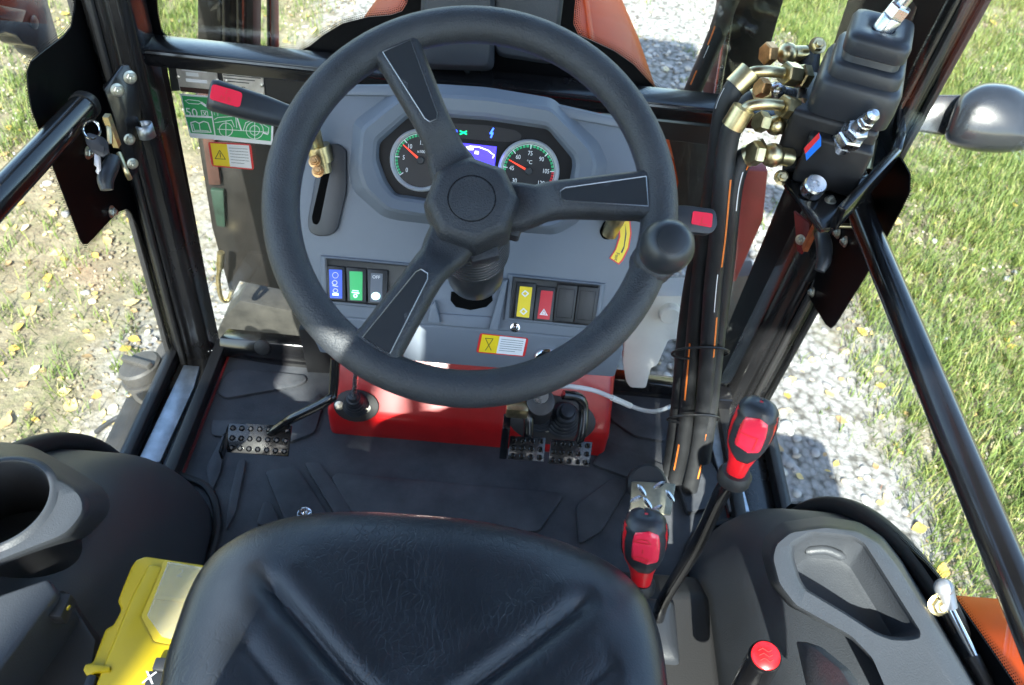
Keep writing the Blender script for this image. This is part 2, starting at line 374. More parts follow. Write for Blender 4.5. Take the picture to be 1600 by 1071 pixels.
def np_mesh(name, verts, faces, mt, smooth=True):
    me = bpy.data.meshes.new(name); nv = len(verts); nf, k = faces.shape
    me.vertices.add(nv); me.vertices.foreach_set('co', np.ascontiguousarray(verts, dtype=np.float32).ravel())
    me.loops.add(nf*k); me.loops.foreach_set('vertex_index', faces.astype(np.int32).ravel())
    me.polygons.add(nf); me.polygons.foreach_set('loop_start', np.arange(0, nf*k, k, dtype=np.int32))
    me.update(calc_edges=True)
    if smooth: me.shade_smooth()
    me.materials.append(MATS[mt]); ob = bpy.data.objects.new(name, me); COL.objects.link(ob); return ob
def ico():
    bm = bmesh.new(); bmesh.ops.create_icosphere(bm, subdivisions=2, radius=1)
    v = np.array([x.co[:] for x in bm.verts]); f = np.array([[q.index for q in p.verts] for p in bm.faces]); bm.free(); return v, f
def scatter(base_v, base_f, pos, scl, yaw, tilt=None, deform=.0):
    n = len(pos); nv = len(base_v); P = np.repeat(base_v[None], n, 0)
    if deform:
        ph = rng.uniform(0, 6.28, (n, 1, 3)); P = P*(1+deform*np.sin(P[:, :, [1, 2, 0]]*2.3+ph))
    P = P*scl[:, None, :]
    if tilt is not None:
        c, s = np.cos(tilt)[:, None], np.sin(tilt)[:, None]; y, z = P[:, :, 1].copy(), P[:, :, 2].copy(); P[:, :, 1] = c*y-s*z; P[:, :, 2] = s*y+c*z
    c, s = np.cos(yaw)[:, None], np.sin(yaw)[:, None]; x, y = P[:, :, 0].copy(), P[:, :, 1].copy(); P[:, :, 0] = c*x-s*y; P[:, :, 1] = s*x+c*y
    P += pos[:, None, :]
    F = base_f[None]+(np.arange(n)*nv)[:, None, None]
    return P.reshape(-1, 3), F.reshape(-1, base_f.shape[1])
def gzn(x, y): return GZ + .022*np.sin(2.3*x+.7*y) + .016*np.sin(3.9*y-1.4*x+1) + .010*np.sin(7.1*x+5.3*y)
def pick(n, x0, x1, y0, y1, dens):
    x = rng.uniform(x0, x1, n); y = rng.uniform(y0, y1, n); k = rng.uniform(0, 1, n) < dens(x, y); return x[k], y[k]
def lump(x, y): return .5+.25*np.sin(3.1*x+1.7*y+.4)+.25*np.sin(2.2*y-2.9*x+2.1)+.2*np.sin(6.3*x+4.9*y)
iv, if_ = ico()
def pebbles(name, n, dens, smin, smax, label):
    x, y = pick(n, -2.6, 3.4, .6, 5.4, dens); s = rng.uniform(smin, smax, len(x))**1
    sc = np.stack([s*rng.uniform(.8, 1.3, len(x)), s*rng.uniform(.7, 1.0, len(x)), s*rng.uniform(.45, .75, len(x))], 1)
    pos = np.stack([x, y, gzn(x, y)+sc[:, 2]*.25], 1)
    v, f = scatter(iv, if_, pos, sc, rng.uniform(0, 6.28, len(x)), rng.normal(0, .2, len(x)), .13)
    return tag(np_mesh(name, v, f, 'pebble'), label, 'gravel', kind='stuff')
def track(x, y): return np.clip(1.15-np.abs(x-.25+.12*np.sin(1.3*y)), 0, .35)/.35
pebbles('gravel', 15000, lambda x, y: .95*track(x, y)*np.clip(1.5-.14*y, .3, 1)+.012+.06*(lump(x, y) > .95), .008, .021, 'loose pale grey pebbles of the gravel track around the tractor')
def ico0():
    bm = bmesh.new(); bmesh.ops.create_icosphere(bm, subdivisions=1, radius=1)
    v = np.array([x.co[:] for x in bm.verts]); f = np.array([[q.index for q in p.verts] for p in bm.faces]); bm.free(); return v, f
i0v, i0f = ico0()
island_mat('crumb', [(0, (.08, .064, .042)), (.5, (.16, .13, .085)), (.85, (.26, .22, .155)), (1, (.42, .39, .34))], .9)
x, y = pick(60000, -2.8, 3.6, .6, 5.6, lambda x, y: np.where(np.abs(x-.25) < 1.12, .02, .75)); s = rng.uniform(.0025, .0085, len(x))
v, f = scatter(i0v, i0f, np.stack([x, y, gzn(x, y)+s*.2], 1), np.stack([s*1.3, s, s*.7], 1), rng.uniform(0, 6.28, len(x)), rng.normal(0, .3, len(x)), .2)
tag(np_mesh('soil_crumbs', v, f, 'crumb'), 'loose soil crumbs and grit covering the bare earth', 'soil', kind='stuff')
# grass blades: thin bent triangles pairs
def grass(name, n, dens, hmin, hmax, label, per=7):
    x, y = pick(n, -2.8, 3.6, .6, 6., dens); x = np.repeat(x, per)+rng.normal(0, .016, len(x)*per); y = np.repeat(y, per)+rng.normal(0, .016, len(y)*per)
    bv = np.array([[-.5, 0, 0], [.5, 0, 0], [-.36, .22, .55], [.36, .22, .55], [0, .75, .9]]); bf = np.array([[0, 1, 3], [0, 3, 2], [2, 3, 4]])
    h = rng.uniform(hmin, hmax, len(x)); sc = np.stack([rng.uniform(.0024, .0052, len(x)), h*rng.uniform(.3, 1.2, len(x)), h], 1)
    v, f = scatter(bv, bf, np.stack([x, y, gzn(x, y)], 1), sc, rng.uniform(0, 6.28, len(x)))
    return tag(np_mesh(name, v, f, 'grass', False), label, 'grass', kind='stuff')
grass('grass', 80000, lambda x, y: np.clip((x-1.28)/.3, 0, 1)*np.clip(lump(x, y)*1.7+.05, .3, 1)*.95+np.clip((-x-.95)/.5, 0, 1)*np.clip(lump(x, y)*2.2-.80, .14, 1)*.6+.01, .02, .075, 'short green grass growing beside the gravel track')
# fallen leaves: the larger ones one by one, the small bits as litter
lv = []; 
for k in range(7):
    t = k/6; w = .42*math.sin(math.pi*min(1, t*1.05+.02))**.8*(1-.25*t); lv.append((t-.5, w))
def leaf_mesh(k):
    r = random.Random(k); mb = MB(); cu = r.uniform(.1, .35); tw = r.uniform(-.25, .25); L_ = []; R_ = []; C_ = []
    for i, (t, w) in enumerate(lv):
        z = cu*(t*t)+.02*r.random(); C_.append((t, tw*t*t, z)); L_.append((t+.03*r.uniform(-1, 1), w+tw*t*t, z+.35*w*r.uniform(.3, 1))); R_.append((t+.03*r.uniform(-1, 1), -w+tw*t*t, z+.35*w*r.uniform(.3, 1)))
    v = [p for q in zip(L_, C_, R_) for p in q]; f = []
    for i in range(6):
        a = i*3; f += [(a, a+1, a+4, a+3), (a+1, a+2, a+5, a+4)]
    mb.add(v+[(-.75, .03, .02), (-.75, .0, .02)], f+[(1, len(v), len(v)+1)])
    me = bpy.data.meshes.new('fallen_leaf'); me.from_pydata([tuple(p) for p in mb.v], [], mb.f); me.shade_smooth(); return me
def leafcol(name, c):
    mat(name, c, .6, var=.3, vscale=2.5); m_ = MATS[name]; N = m_.node_tree.nodes; L = m_.node_tree.links; b = N['Principled BSDF']
    t = N.new('ShaderNodeBsdfTranslucent'); t.inputs[0].default_value = (*c, 1); mx = N.new('ShaderNodeMixShader'); mx.inputs[0].default_value = .25
    L.new(b.outputs[0], mx.inputs[1]); L.new(t.outputs[0], mx.inputs[2]); L.new(mx.outputs[0], N['Material Output'].inputs[0])
lcs = [(.50, .33, .07), (.55, .43, .18), (.36, .24, .11), (.60, .52, .32)]
for k, c in enumerate(lcs): leafcol('leaf_%d' % k, c)
lms = []
for k in range(8):
    me = leaf_mesh(k); me.materials.append(MATS['leaf_%d' % (k % 4)]); lms.append(me)
def in_left(p): return p.x < -.75
cnt = 0
LPX = [(35,455),(20,540),(52,575),(135,555),(70,425),(35,600),(100,610),(12,660),(55,655),(110,632),(150,618),(210,530),(195,545),(30,315),(165,370),(83,387),(118,412),(12,445),(215,565),(255,605),(60,270),(15,150),(60,210),(95,245),(175,640),(60,120),(25,505),(230,520),(140,465),(205,470),(245,500),(120,300),(80,330),(10,245),(45,65),(100,20),(455,25),(490,50),(445,60),(270,30),(290,55),
       (1400,500),(1290,480),(1230,640),(1320,650),(1375,720),(1290,790),(1250,745),(1360,585),(1420,640),(1380,780),(1440,820),(1500,840),(1560,760),(1505,670),(1540,600),(1585,540),(1470,560),(1430,380),(1480,300),(1530,430),(1580,330),(1590,60),(1540,90),(1550,40),(1420,440),(1310,720),(1270,560),(1345,520),(1475,890),(1520,800),(1590,640),(1560,690),(1550,500),(1460,470),(1400,350),(1330,590),(1240,590),(1215,700),(1300,610),(1080,20),(1060,70),(1010,60),(1040,110),(1220,90),(1245,20),(1260,60)]
while len(LPX) < 210:
    a = (random.uniform(0, 290), random.uniform(80, 690)) if random.random() < .62 else (random.uniform(1150, 1600), random.uniform(150, 950)); LPX.append(a)
for q, (a, b) in enumerate(LPX):
    p = PZ(a, b, GZ); p.z = gz(p.x, p.y)+.008
    o = bpy.data.objects.new('fallen_leaf', lms[random.randrange(8)]); COL.objects.link(o); o.location = p
    s = random.uniform(.02, .05)*(1.1 if q < 90 else .8); o.scale = (s, s, s); o.rotation_euler = (random.gauss(0, .22), random.gauss(0, .22), random.uniform(0, 6.28))
    if p.y > 2.6 and abs(p.x) < 1.3: tag(o, 'yellow fallen leaf on the track ahead of the cab', 'leaf', 'fallen leaves on the track ahead')
    elif p.x < 0: tag(o, 'yellow fallen leaf on the patchy ground left of the cab', 'leaf', 'fallen leaves left of the cab')
    else: tag(o, 'yellow fallen leaf on the gravel and grass right of the cab', 'leaf', 'fallen leaves right of the cab')
bvl = np.array([[-.5, 0, 0], [-.15, .3, .1], [.25, .24, .12], [.5, 0, .05], [.2, -.27, .1], [-.2, -.28, .08]]); bfl = np.array([[0, 1, 5], [1, 2, 5], [2, 4, 5], [2, 3, 4]])
x, y = pick(2600, -2.6, 3.4, .6, 5.6, lambda x, y: np.where(x < -.8, .75, np.where(x > 1.1, .45, .12))); s = rng.uniform(.008, .026, len(x))
v, f = scatter(bvl, bfl, np.stack([x, y, gzn(x, y)+.008], 1), np.stack([s]*3, 1), rng.uniform(0, 6.28, len(x)), rng.normal(0, .4, len(x)))
tag(np_mesh('leaf_litter', v, f, 'dead_leaf', False), 'small dry leaf bits strewn over the ground', 'leaf litter', kind='stuff')

# ------------------------------------------------------------------ the cab frame
FP = Fr((0, 1.05, 0), (0, -1, .133))
cab = thing('tractor_cab', 'black steel cab frame with windscreen, pillars and crossbar around the driver', 'cab', (0, 1.05, 0))
def pillar(s, b_in, t_in):
    a = FP.hit(*b_in); b = FP.hit(*t_in); d = (b-a)/(b.z-a.z); a = a-d*(a.z+.02); top = a+d*1.78
    sec = [(0, .02), (0, -.035), (-.012, -.047), (-.03, -.047), (-.034, -.056), (-.062, -.056), (-.07, -.045), (-.085, -.045), (-.085, .02)]
    R = [[p+V((-s*x, y, 0))*1 for x, y in sec] for p in (a, top)]
    if s > 0: R = [[p+V((-s*x, y, 0)) for x, y in sec] for p in (a, top)]
    mb = MB(); mb.loft(R); p = build(mb, 'pillar', 'black_paint', cab, bevel=.004)
    mb = MB()
    for off in ((-.048, -.06), (-.078, -.052)): mb.tube([a+V((-s*off[0], off[1], 0)), top+V((-s*off[0], off[1], 0))], .006, 8)
    build(mb, 'door_seal', 'rubber', p); return a, top
pillar(-1, (341, 548), (234, 60)); pillar(1, (1128, 600), (1290, 268))
def fbar(p0, p1, dz, dy, name='crossbar', mt='black_paint', y0=-.03, bev=.004):
    a = FP.hit(*p0); b = FP.hit(*p1); mb = MB()
    sec = [(y0, -dz/2), (y0, dz/2), (y0+dy, dz/2), (y0+dy, -dz/2)]
    mb.loft([[p+V((0, y, z)) for y, z in sec] for p in (a, b)]); return build(mb, name, mt, cab, bevel=bev)
cb = fbar((215, 76), (1290, 189), .030, .05, y0=-.025)
mb = MB(); mb.tube([FP.hit(225, 68)+V((0, -.024, 0)), FP.hit(1285, 180)+V((0, -.024, 0))], .0045, 8)
build(mb, 'trim_strip', 'black_gloss', cb)
# black board below the crossbar that carries the rating plates
slab(FP, [(262, 100), (560, 130), (560, 172), (455, 160), (300, 140), (268, 143)], -.02, -.008, 'plate_board', 'black_satin', cab)
slab(FP, [(940, 180), (1120, 200), (1120, 228), (940, 205)], -.02, -.008, 'plate_board', 'black_satin', cab)
# lower bar with the round plug
lb = Fr((0, 1.02, .03), (0, -1, .45))
lbar = slab(lb, [(343, 528), (512, 545), (510, 585), (340, 556)], -.05, 0, 'lower_bar', 'black_gloss', cab, bevel=.003)
a = lb.hit(410, 543); mb = MB(); mb.lathe([(.0165, 0), (.0165, .002), (.013, .004)], a, lb.n, 24); build(mb, 'plug', 'rubber', lbar)
slab(lb, [(930, 588), (1135, 615), (1130, 645), (930, 615)], -.05, 0, 'lower_bar', 'black_gloss', cab, bevel=.003)
slab(Fr((0, .98, 0), (0, -1, .1)), [(466, 515), (526, 520), (530, 585), (480, 583)], -.05, 0, 'dash_stay', 'black_satin', cab, bevel=.003)
# weld beads at the foot of the left pillar
mb = MB()
for k in range(9):
    p = PZ(292+k*5, 549-1.2*math.sin(k*.9), .012); mb.ball(p, .0055+.001*(k % 2), 8)
build(mb, 'weld_bead', 'black_gloss', cab)
# sills
for s, strip, edge in ((-1, [(287, 570), (312, 572), (303, 605), (250, 722), (214, 722)], None), (1, [(1112, 638), (1136, 668), (1172, 800), (1140, 800), (1103, 664)], None)):
    Z0 = Fr((0, 0, .012), (0, 0, 1))
    mb = MB(); mb.prism(Z0.poly(strip, .0), (0, 0, -.02)); sp = build(mb, 'sill_plate', 'galvanised', cab, bevel=.002)
    mb = MB(); mb.box((s*.555, .55, -.02), (.116, 1.0, .045)); sl0 = build(mb, 'sill', 'black_paint', cab, bevel=.004)
    for xx, ww in ((.512, .022), (.600, .022)): mb = MB(); mb.box((s*xx, .55, .012), (ww, .98, .034)); build(mb, 'sill_lip', 'rubber', sl0, bevel=.004)
    mb = MB(); mb.box((s*.4975, .6, -.002), (.005, .86, .010)); build(mb, 'sill_edge', 'dull_red', cab, bevel=.001)
# windscreen, with black printed border and its dots
ws = Fr((0, 1.085, 0), (0, -1, .133))
mb = MB(); mb.prism([ws.w(-.56, -.02), ws.w(.6, -.02), ws.w(.6, 1.68), ws.w(-.56, 1.68)], ws.n*-.005); build(mb, 'windscreen', 'dusty_glass', cab)
def frit(fr, pts, edge, parent, name='glass_border', h=.003):
    mb = MB(); mb.prism(fr.poly(pts, h), fr.n*-.002); o = build(mb, name, 'frit_black', parent, smooth=0)
    E_ = [fr.hit(x, y, h) for x, y in edge]; mb = MB(); acc = 0.; step = .0034
    cen = sum(E_, V())/len(E_)
    for i in range(len(E_)-1):
        a, b = E_[i], E_[i+1]; d = b-a; l = d.length; d = d/l; nn = fr.n.cross(d)
        t = step-acc
        while t < l:
            for row in range(4):
                q = a+d*(t+(row % 2)*step*.5)+nn*(.0018+row*.0030); r = .00155-.00033*row
                mb.quads([q+d*r+nn*r*0, q+nn*r, q-d*r, q-nn*r])
            t += step
        acc = l-(t-step)
    dd = build(mb, 'border_dots', 'frit_black', o, smooth=0); dd['kind'] = 'stuff'; return o
wf_edge = [(243, -20), (246, 20), (252, 48), (262, 60), (285, 67), (360, 71), (430, 77), (468, 80), (484, 72), (505, 55), (535, 37), (575, 27), (610, 24), (628, 18), (636, 5), (638, -20)]
wf2 = [(902, -20), (898, 10), (896, 38), (904, 55), (925, 64), (960, 80), (990, 101), (1015, 128), (1030, 143), (1055, 150), (1110, 156), (1190, 164)]
frit(ws, [(200, -20)]+wf_edge+wf2[:0]+[(638, 120), (200, 100)], wf_edge[::1], cab)
frit(ws, [(638, -20)]+wf2+[(1190, 190), (638, 120)], wf2, cab, h=.0031)
# windscreen wiper motor cover inside the glass
wm = Fr((0, 1.075, 0), (0, -1, .133))
mb = MB(); R = []
for h, g in ((0, 0), (.045, 0), (.06, 8)):
    R.append([wm.hit(x, y, h) for x, y in [tuple(p) for p in rpoly([(660+g, -70+g), (775-g, -68+g), (772-g, 112-g), (655+g, 108-g)], 14, 3)]])
mb.loft(R); wc = build(mb, 'wiper_motor_cover', 'fender_plastic', cab, bevel=.002)
mb = MB(); R = []
for h, g in ((0, 0), (.03, 0), (.042, 6)):
    R.append([wm.hit(x, y, h) for x, y in [tuple(p) for p in rpoly([(774, -70+g), (888-g, -60+g), (868-g, 102-g), (774, 88-g)], 14, 3)]])
mb.loft(R); build(mb, 'cover_wing', 'fender_plastic', wc, bevel=.002)
mb = MB(); mb.tube([wm.hit(728, 108, .02), wm.hit(742, 135, .01)], .004, 8); build(mb, 'wiper_cable', 'dash_dark', wc)
# rating plates and stickers
pp = Fr(FP.o+FP.n*.0, FP.n)
pl1 = slab(pp, [(275, 107), (338, 112), (343, 143), (281, 141)], -.008, -.005, 'rating_plate', 'alu_plate', cab); tag(pl1, 'worn metal rating plate with stamped numbers')
f1 = Fr(pp.hit(308, 126, -.005), pp.n)
for a_, b_, c_, d_ in ((-.016, .0065, .004, .0125), (-.018, -.0035, .016, .002), (-.022, .0145, .018, .0165)): mb = MB(); mb.prism(f1.rect(a_, b_, c_, d_, .0004), f1.n*.0003); build(mb, 'print_block', 'label_white', pl1)
mb = MB(); mb.prism(f1.rect(-.03, -.021, .03, -.013, .0004), f1.n*.0003); build(mb, 'dark_band', 'rust', pl1)
pl2 = slab(pp, [(347, 115), (411, 121), (414, 158), (353, 150)], -.008, -.005, 'rating_plate', 'alu_plate', cab); tag(pl2, 'pale metal rating plate with a small square mark')
f2 = Fr(pp.hit(382, 133, -.005), pp.n)
mb = MB()
for k in range(3): mb.prism(f2.rect(-.032, .013-.005*k, .028-.01*k, .0145-.005*k, .0003), f2.n*.0003)
build(mb, 'print_line', 'ink', pl2); text('C', f2, -.003, -.008, .013, 'ink', pl2)
for q, par in (((279, 121), pl1), ((340, 126), pl1), ((354, 127), pl2), ((409, 134), pl2)): mb = MB(); mb.lathe([(.003, 0), (.003, .001), (.0015, .002)], pp.hit(*q, -.005), pp.n, 10); build(mb, 'rivet', 'bolt', par)
gs = Fr(ws.o+ws.n*.004, ws.n)
gst = slab(gs, [(281, 147), (428, 159), (426, 227), (297, 215)], 0, .001, 'lubrication_chart', 'label_white', cab); tag(gst, 'green and white lubrication chart sticker with tractor drawing')
G = lambda x, y: gs.uv(x, y)
def gl(pts, mt='label_green', h0=.001, h1=.0014, par=gst, name='print_panel'): return slab(gs, pts, h0, h1, name, mt, par)
gl([(284, 150), (325, 153), (331, 182), (290, 180)]); gl([(290, 183), (331, 185), (335, 211), (298, 208)]); gl([(328, 153.5), (425, 161), (423, 221), (337, 211.5)])
def gline(pts, r=.0006, mt='label_white', par=gst, fr=gs, h=.0016, closed=False, name='print_line'):
    mb = MB(); P = [fr.hit(x, y, h) for x, y in pts]
    if closed: P.append(P[0])
    for a, b in zip(P, P[1:]):
        d = (b-a).normalized(); nn = fr.n.cross(d)*r; mb.quads([a-nn-d*r*.5, b-nn+d*r*.5, b+nn+d*r*.5, a+nn-d*r*.5])
    return build(mb, name, mt, par, smooth=0)
circ = lambda cx, cy, rx, ry=None, n=18: [(cx+rx*math.cos(2*math.pi*k/n), cy+(ry or rx)*math.sin(2*math.pi*k/n)) for k in range(n)]
fs = Fr(gs.hit(300, 176), gs.n); text('50', fs, 0, 0, .021, 'label_white', gst, h=.0016)
gline([(289, 158), (294, 156), (311, 158), (315, 161), (310, 163), (295, 162), (291, 159)]); gline([(315, 161), (322, 166)], .0022)
gline([(314, 173), (324, 174), (325, 182), (316, 182)], closed=True); gline([(317, 175), (323, 181)]); gline([(322, 175), (318, 181)])
gline([(298, 192), (305, 190), (311, 193), (318, 190), (325, 192), (330, 207), (301, 206), (298, 192)], .0009); gline([(311, 193), (313, 204)]); gline([(301, 194), (304, 204), (313, 204), (326, 205)]); 
for c_ in ((353, 203, 10.5), (398, 204, 13.5), (398, 204, 7.5)): gline(circ(*c_), closed=True)
gline([(340, 202), (420, 207)]); gline([(353, 190), (353, 215)]); gline([(398, 189), (398, 219)])
gline([(335, 187), (340, 184), (368, 182), (370, 200)]); gline([(336, 192), (362, 188), (366, 198)]); gline([(369, 180), (377, 204)], .0012); gline([(380, 204), (384, 192), (396, 187), (410, 194), (420, 200), (419, 210)]); gline([(412, 208), (418, 210)], .0014)
text('1 2', Fr(gs.hit(338, 178), gs.n), 0, 0, .007, 'label_white', gst, h=.0016)
def warn(fr, P, split, par, nm='warning_sticker'):
    """P: four pixel corners (tl, tr, br, bl); split: yellow share of the width"""
    tl, tr, br, bl = [V(p) for p in P]; c = (tl+tr+br+bl)/4
    o = slab(fr, [tuple(p) for p in (tl, tr, br, bl)], 0, .0008, nm, 'label_red', par, r=4)
    ins = [c+(p-c)*.93 for p in (tl, tr, br, bl)]; ins = [p+(c-p).normalized()*1.2 for p in ins]; tl, tr, br, bl = ins
    mt_, mb_ = tl+(tr-tl)*split, bl+(br-bl)*split
    slab(fr, [tuple(p) for p in (tl, mt_, mb_, bl)], .0008, .0011, 'yellow_field', 'label_yellow', o)
    slab(fr, [tuple(p) for p in (mt_, tr, br, mb_)], .0008, .00112, 'white_field', 'label_white', o)
    for k in range(6):
        t = .16+.13*k; a = mt_+(mb_-mt_)*t; b = tr+(br-tr)*t; e = .92-.12*(k == 5)*2
        gline([tuple(a+(b-a)*.08), tuple(a+(b-a)*e)], .00038, 'ink', o, fr, .0014)
    return o, (tl+mt_+mb_+bl)/4
w1, c1 = warn(gs, [(325, 222), (392, 226), (397, 266), (331, 260)], .43, cab); tag(w1, 'yellow and white warning sticker with a triangle on the glass')
gline([(c1.x-8, c1.y+6), (c1.x-1, c1.y-7), (c1.x+8, c1.y+7)], .0006, 'ink', w1, gs, .0014, True); gline([(c1.x-.5, c1.y-3), (c1.x+.3, c1.y+4)], .0007, 'ink', w1, gs, .0014)
# roof, rear frame and rear glass (behind and above the camera)
mb = MB(); mb.prism([V((-.70, -.62, 1.70)), V((.70, -.62, 1.70)), V((.66, 1.36, 1.70)), V((-.66, 1.36, 1.70))], (0, 0, .10)); rf = build(mb, 'roof', 'orange_paint', cab, bevel=.03, seg=3)
mb = MB(); mb.prism([V((-.62, -.56, 1.66)), V((.62, -.56, 1.66)), V((.60, 1.22, 1.66)), V((-.60, 1.22, 1.66))], (0, 0, .039)); build(mb, 'headliner', 'headliner', rf, bevel=.01)
for s in (-1, 1):
    mb = MB(); mb.box((s*.61, -.53, .83), (.08, .08, 1.74)); build(mb, 'rear_pillar', 'black_paint', cab, bevel=.006)
mb = MB(); mb.box((0, -.53, .33), (1.14, .03, .7)); build(mb, 'rear_wall', 'fender_plastic', cab, bevel=.006)
mb = MB(); mb.box((0, -.55, 1.19), (1.13, .005, .98)); build(mb, 'rear_window', 'pane_glass', cab)

# ------------------------------------------------------------------ doors
def door(s, outline, dots, tube, label):
    dfr = Fr((s*.6, 0, 0), (-s, 0, 0), (0, s*-1, 0) if s > 0 else (0, 1, 0))
    t = thing('cab_door', label, 'door', (s*.6, .5, .02))
    mb = MB(); mb.box((s*.6025, .30, .84), (.005, 1.56, 1.62)); gl_ = build(mb, 'door_glass', 'pane_glass', t)
    frit(dfr, outline, dots, gl_)
    a, b = [PX(*q, s*.565) for q in tube[:2]]; a = b+(a-b).normalized()*.85
    mb = MB(); mb.tube([a, b], tube[2], 20); gb = build(mb, 'grab_bar', 'black_gloss', t)
    d = (b-a).normalized(); mb = MB(); mb.lathe([(tube[2]*1.08, 0), (tube[2]*1.08, .012), (tube[2]*.9, .017)], b-d*.006, d, 20); build(mb, 'end_cap', 'black_satin', gb)
    return t, dfr
ldots = [(119, -15), (117, 15), (112, 42), (100, 57), (72, 78), (50, 96), (43, 114), (45, 140), (50, 170), (126, 374), (131, 382), (137, 382), (150, 369), (172, 345), (187, 331), (199, 327), (207, 335), (216, 356), (240, 428), (262, 505), (278, 570), (274, 600), (222, 705)]
lout = ldots + [(330, 705), (335, 500), (260, 100), (240, -15)]
dl, LF = door(-1, lout, ldots[::-1], ((-60, 372), (132, 166), .019), 'left glass door with black border, grab bar and keyed lock')
rdots = [(1484, -15), (1430, 90), (1404, 150), (1390, 205), (1394, 232), (1412, 255), (1421, 272), (1420, 300), (1408, 326), (1392, 356), (1358, 420), (1304, 508), (1297, 513), (1290, 508), (1268, 472), (1259, 452), (1248, 449), (1238, 460), (1226, 488), (1195, 545), (1158, 615), (1150, 640), (1180, 800)]
rout = rdots + [(1110, 800), (1100, 600), (1240, 260), (1330, -15)]
rbe = [(1236, 787), (1290, 792), (1345, 806), (1400, 838), (1448, 882), (1490, 932), (1532, 992), (1580, 1062), (1630, 1140)]
dr, RF = door(1, rout, rdots, ((1720, 1240), (1338, 316), .0185), 'right glass door with black border and long grab bar')
frit(RF, rbe+[(a-70, b+60) for a, b in rbe[::-1]], rbe, dr, h=.0031)
# left lock: plate, bolts, striker loop, handle
lk = Fr(PD(180, 190, 1.13), (.72, -.62, .2), (0, 0, 1) if False else (.62, .78, 0))
plt = slab(lk, [(163, 140), (192, 103), (201, 102), (213, 120), (221, 185), (222, 255), (205, 283), (199, 280), (180, 190), (170, 160)], -.008, 0, 'lock_plate', 'black_paint', dl, bevel=.001)
for q, r in (((203, 121), .0062), ((183, 141), .0062), ((202, 218), .0055), ((207, 256), .0055)): build(bolt(MB(), lk.hit(*q), lk.n, r), 'bolt', 'bolt', plt)
for q in ((137, 239), (174, 331)): build(bolt(MB(), LF.hit(*q, .004), LF.n, .0065), 'bolt', 'bolt', plt)
mb = MB(); c = PD(227, 204, 1.15); mb.lathe([(.0125, -.010), (.0125, .010)], c, (UP*.75-FW*.66), 18, (0, 0), ref=RT, a0=-2.3, a1=2.3)
o = build(mb, 'striker_loop', 'galvanised', plt); md = o.modifiers.new('s', 'SOLIDIFY'); md.thickness = .003
mb = MB(); mb.tube(spline([PD(163, 190, 1.11), PD(170, 200, 1.10), PD(172, 225, 1.10)], 4), .004, 8); mb.box(PD(175, 205, 1.11), (.008, .01, .05)); build(mb, 'latch_lever', 'zinc', plt)
mb = MB(); mb.tube(spline([PD(186, 240, 1.1), PD(196, 265, 1.09), PD(203, 280, 1.1)], 4), .0035, 8); build(mb, 'latch_spring', 'zinc', plt)
mb = MB(); P = spline([PD(178, 248, 1.09), PD(172, 262, 1.08), PD(165, 280, 1.07), PD(167, 297, 1.07)], 5); mb.tube(P, [.007+.0045*math.sin(math.pi*k/(len(P)-1)*.75+.5) for k in range(len(P))], 12); build(mb, 'door_handle', 'boot_rubber', plt)
# key with ring hanging in the lock
kt = thing('door_key', 'black headed key on a ring hanging in the left door lock', 'key', PD(152, 250, 1.06))
kf = Fr(PD(152, 216, 1.06), (-FW*.95+RT*.15), RT)
slab(kf, [(131, 212), (138, 207), (160, 214), (168, 222), (170, 240), (160, 246), (143, 238), (134, 224)], -.005, 0, 'key_head', 'boot_rubber', kt, bevel=.0012)
slab(kf, [(139, 222), (163, 229), (162, 240), (145, 233)], 0, .0008, 'key_badge', 'dash_dark', kt)
slab(kf, [(147, 240), (157, 243), (158, 266), (153, 273), (149, 268), (151, 262), (147, 258)], -.004, -.002, 'key_blade', 'alu_plate', kt, bevel=.0004)
mb = MB(); c = kf.hit(143, 203); pr = [c+RT*.0095*math.cos(a)+UP*.0125*math.sin(a)+FW*.004*math.cos(a) for a in [2*math.pi*k/20 for k in range(21)]]; mb.tube(pr, .0016, 8); build(mb, 'key_ring', 'chrome', kt)
# right lock behind the valve bracket
rk = Fr(PD(1262, 385, 1.32), (-.72, -.62, .2), (.62, -.78, 0))
rpl = slab(rk, [(1240, 330), (1265, 350), (1262, 380), (1252, 398), (1245, 392)], -.006, 0, 'lock_plate', 'dull_red', dr, bevel=.001)
build(bolt(MB(), rk.hit(1251, 375), rk.n, .006), 'bolt', 'bolt', rpl)
for q in ((1310, 365), (1321, 378), (1270, 457)): build(bolt(MB(), RF.hit(*q, .004), RF.n, .006), 'bolt', 'bolt', rpl)
mb = MB(); mb.box(PD(1266, 372, 1.28), (.008, .012, .05)); mb.tube([PD(1296, 353, 1.25), PD(1335, 354, 1.24)], .0045, 10); build(mb, 'latch_lever', 'zinc', rpl)
mb = MB(); P = spline([PD(1280, 362, 1.27), PD(1287, 378, 1.25), PD(1288, 405, 1.24), PD(1281, 424, 1.24)], 5); mb.tube(P, [.007+.0055*math.sin(math.pi*k/(len(P)-1)*.75+.5) for k in range(len(P))], 12); build(mb, 'door_handle', 'boot_rubber', rpl)

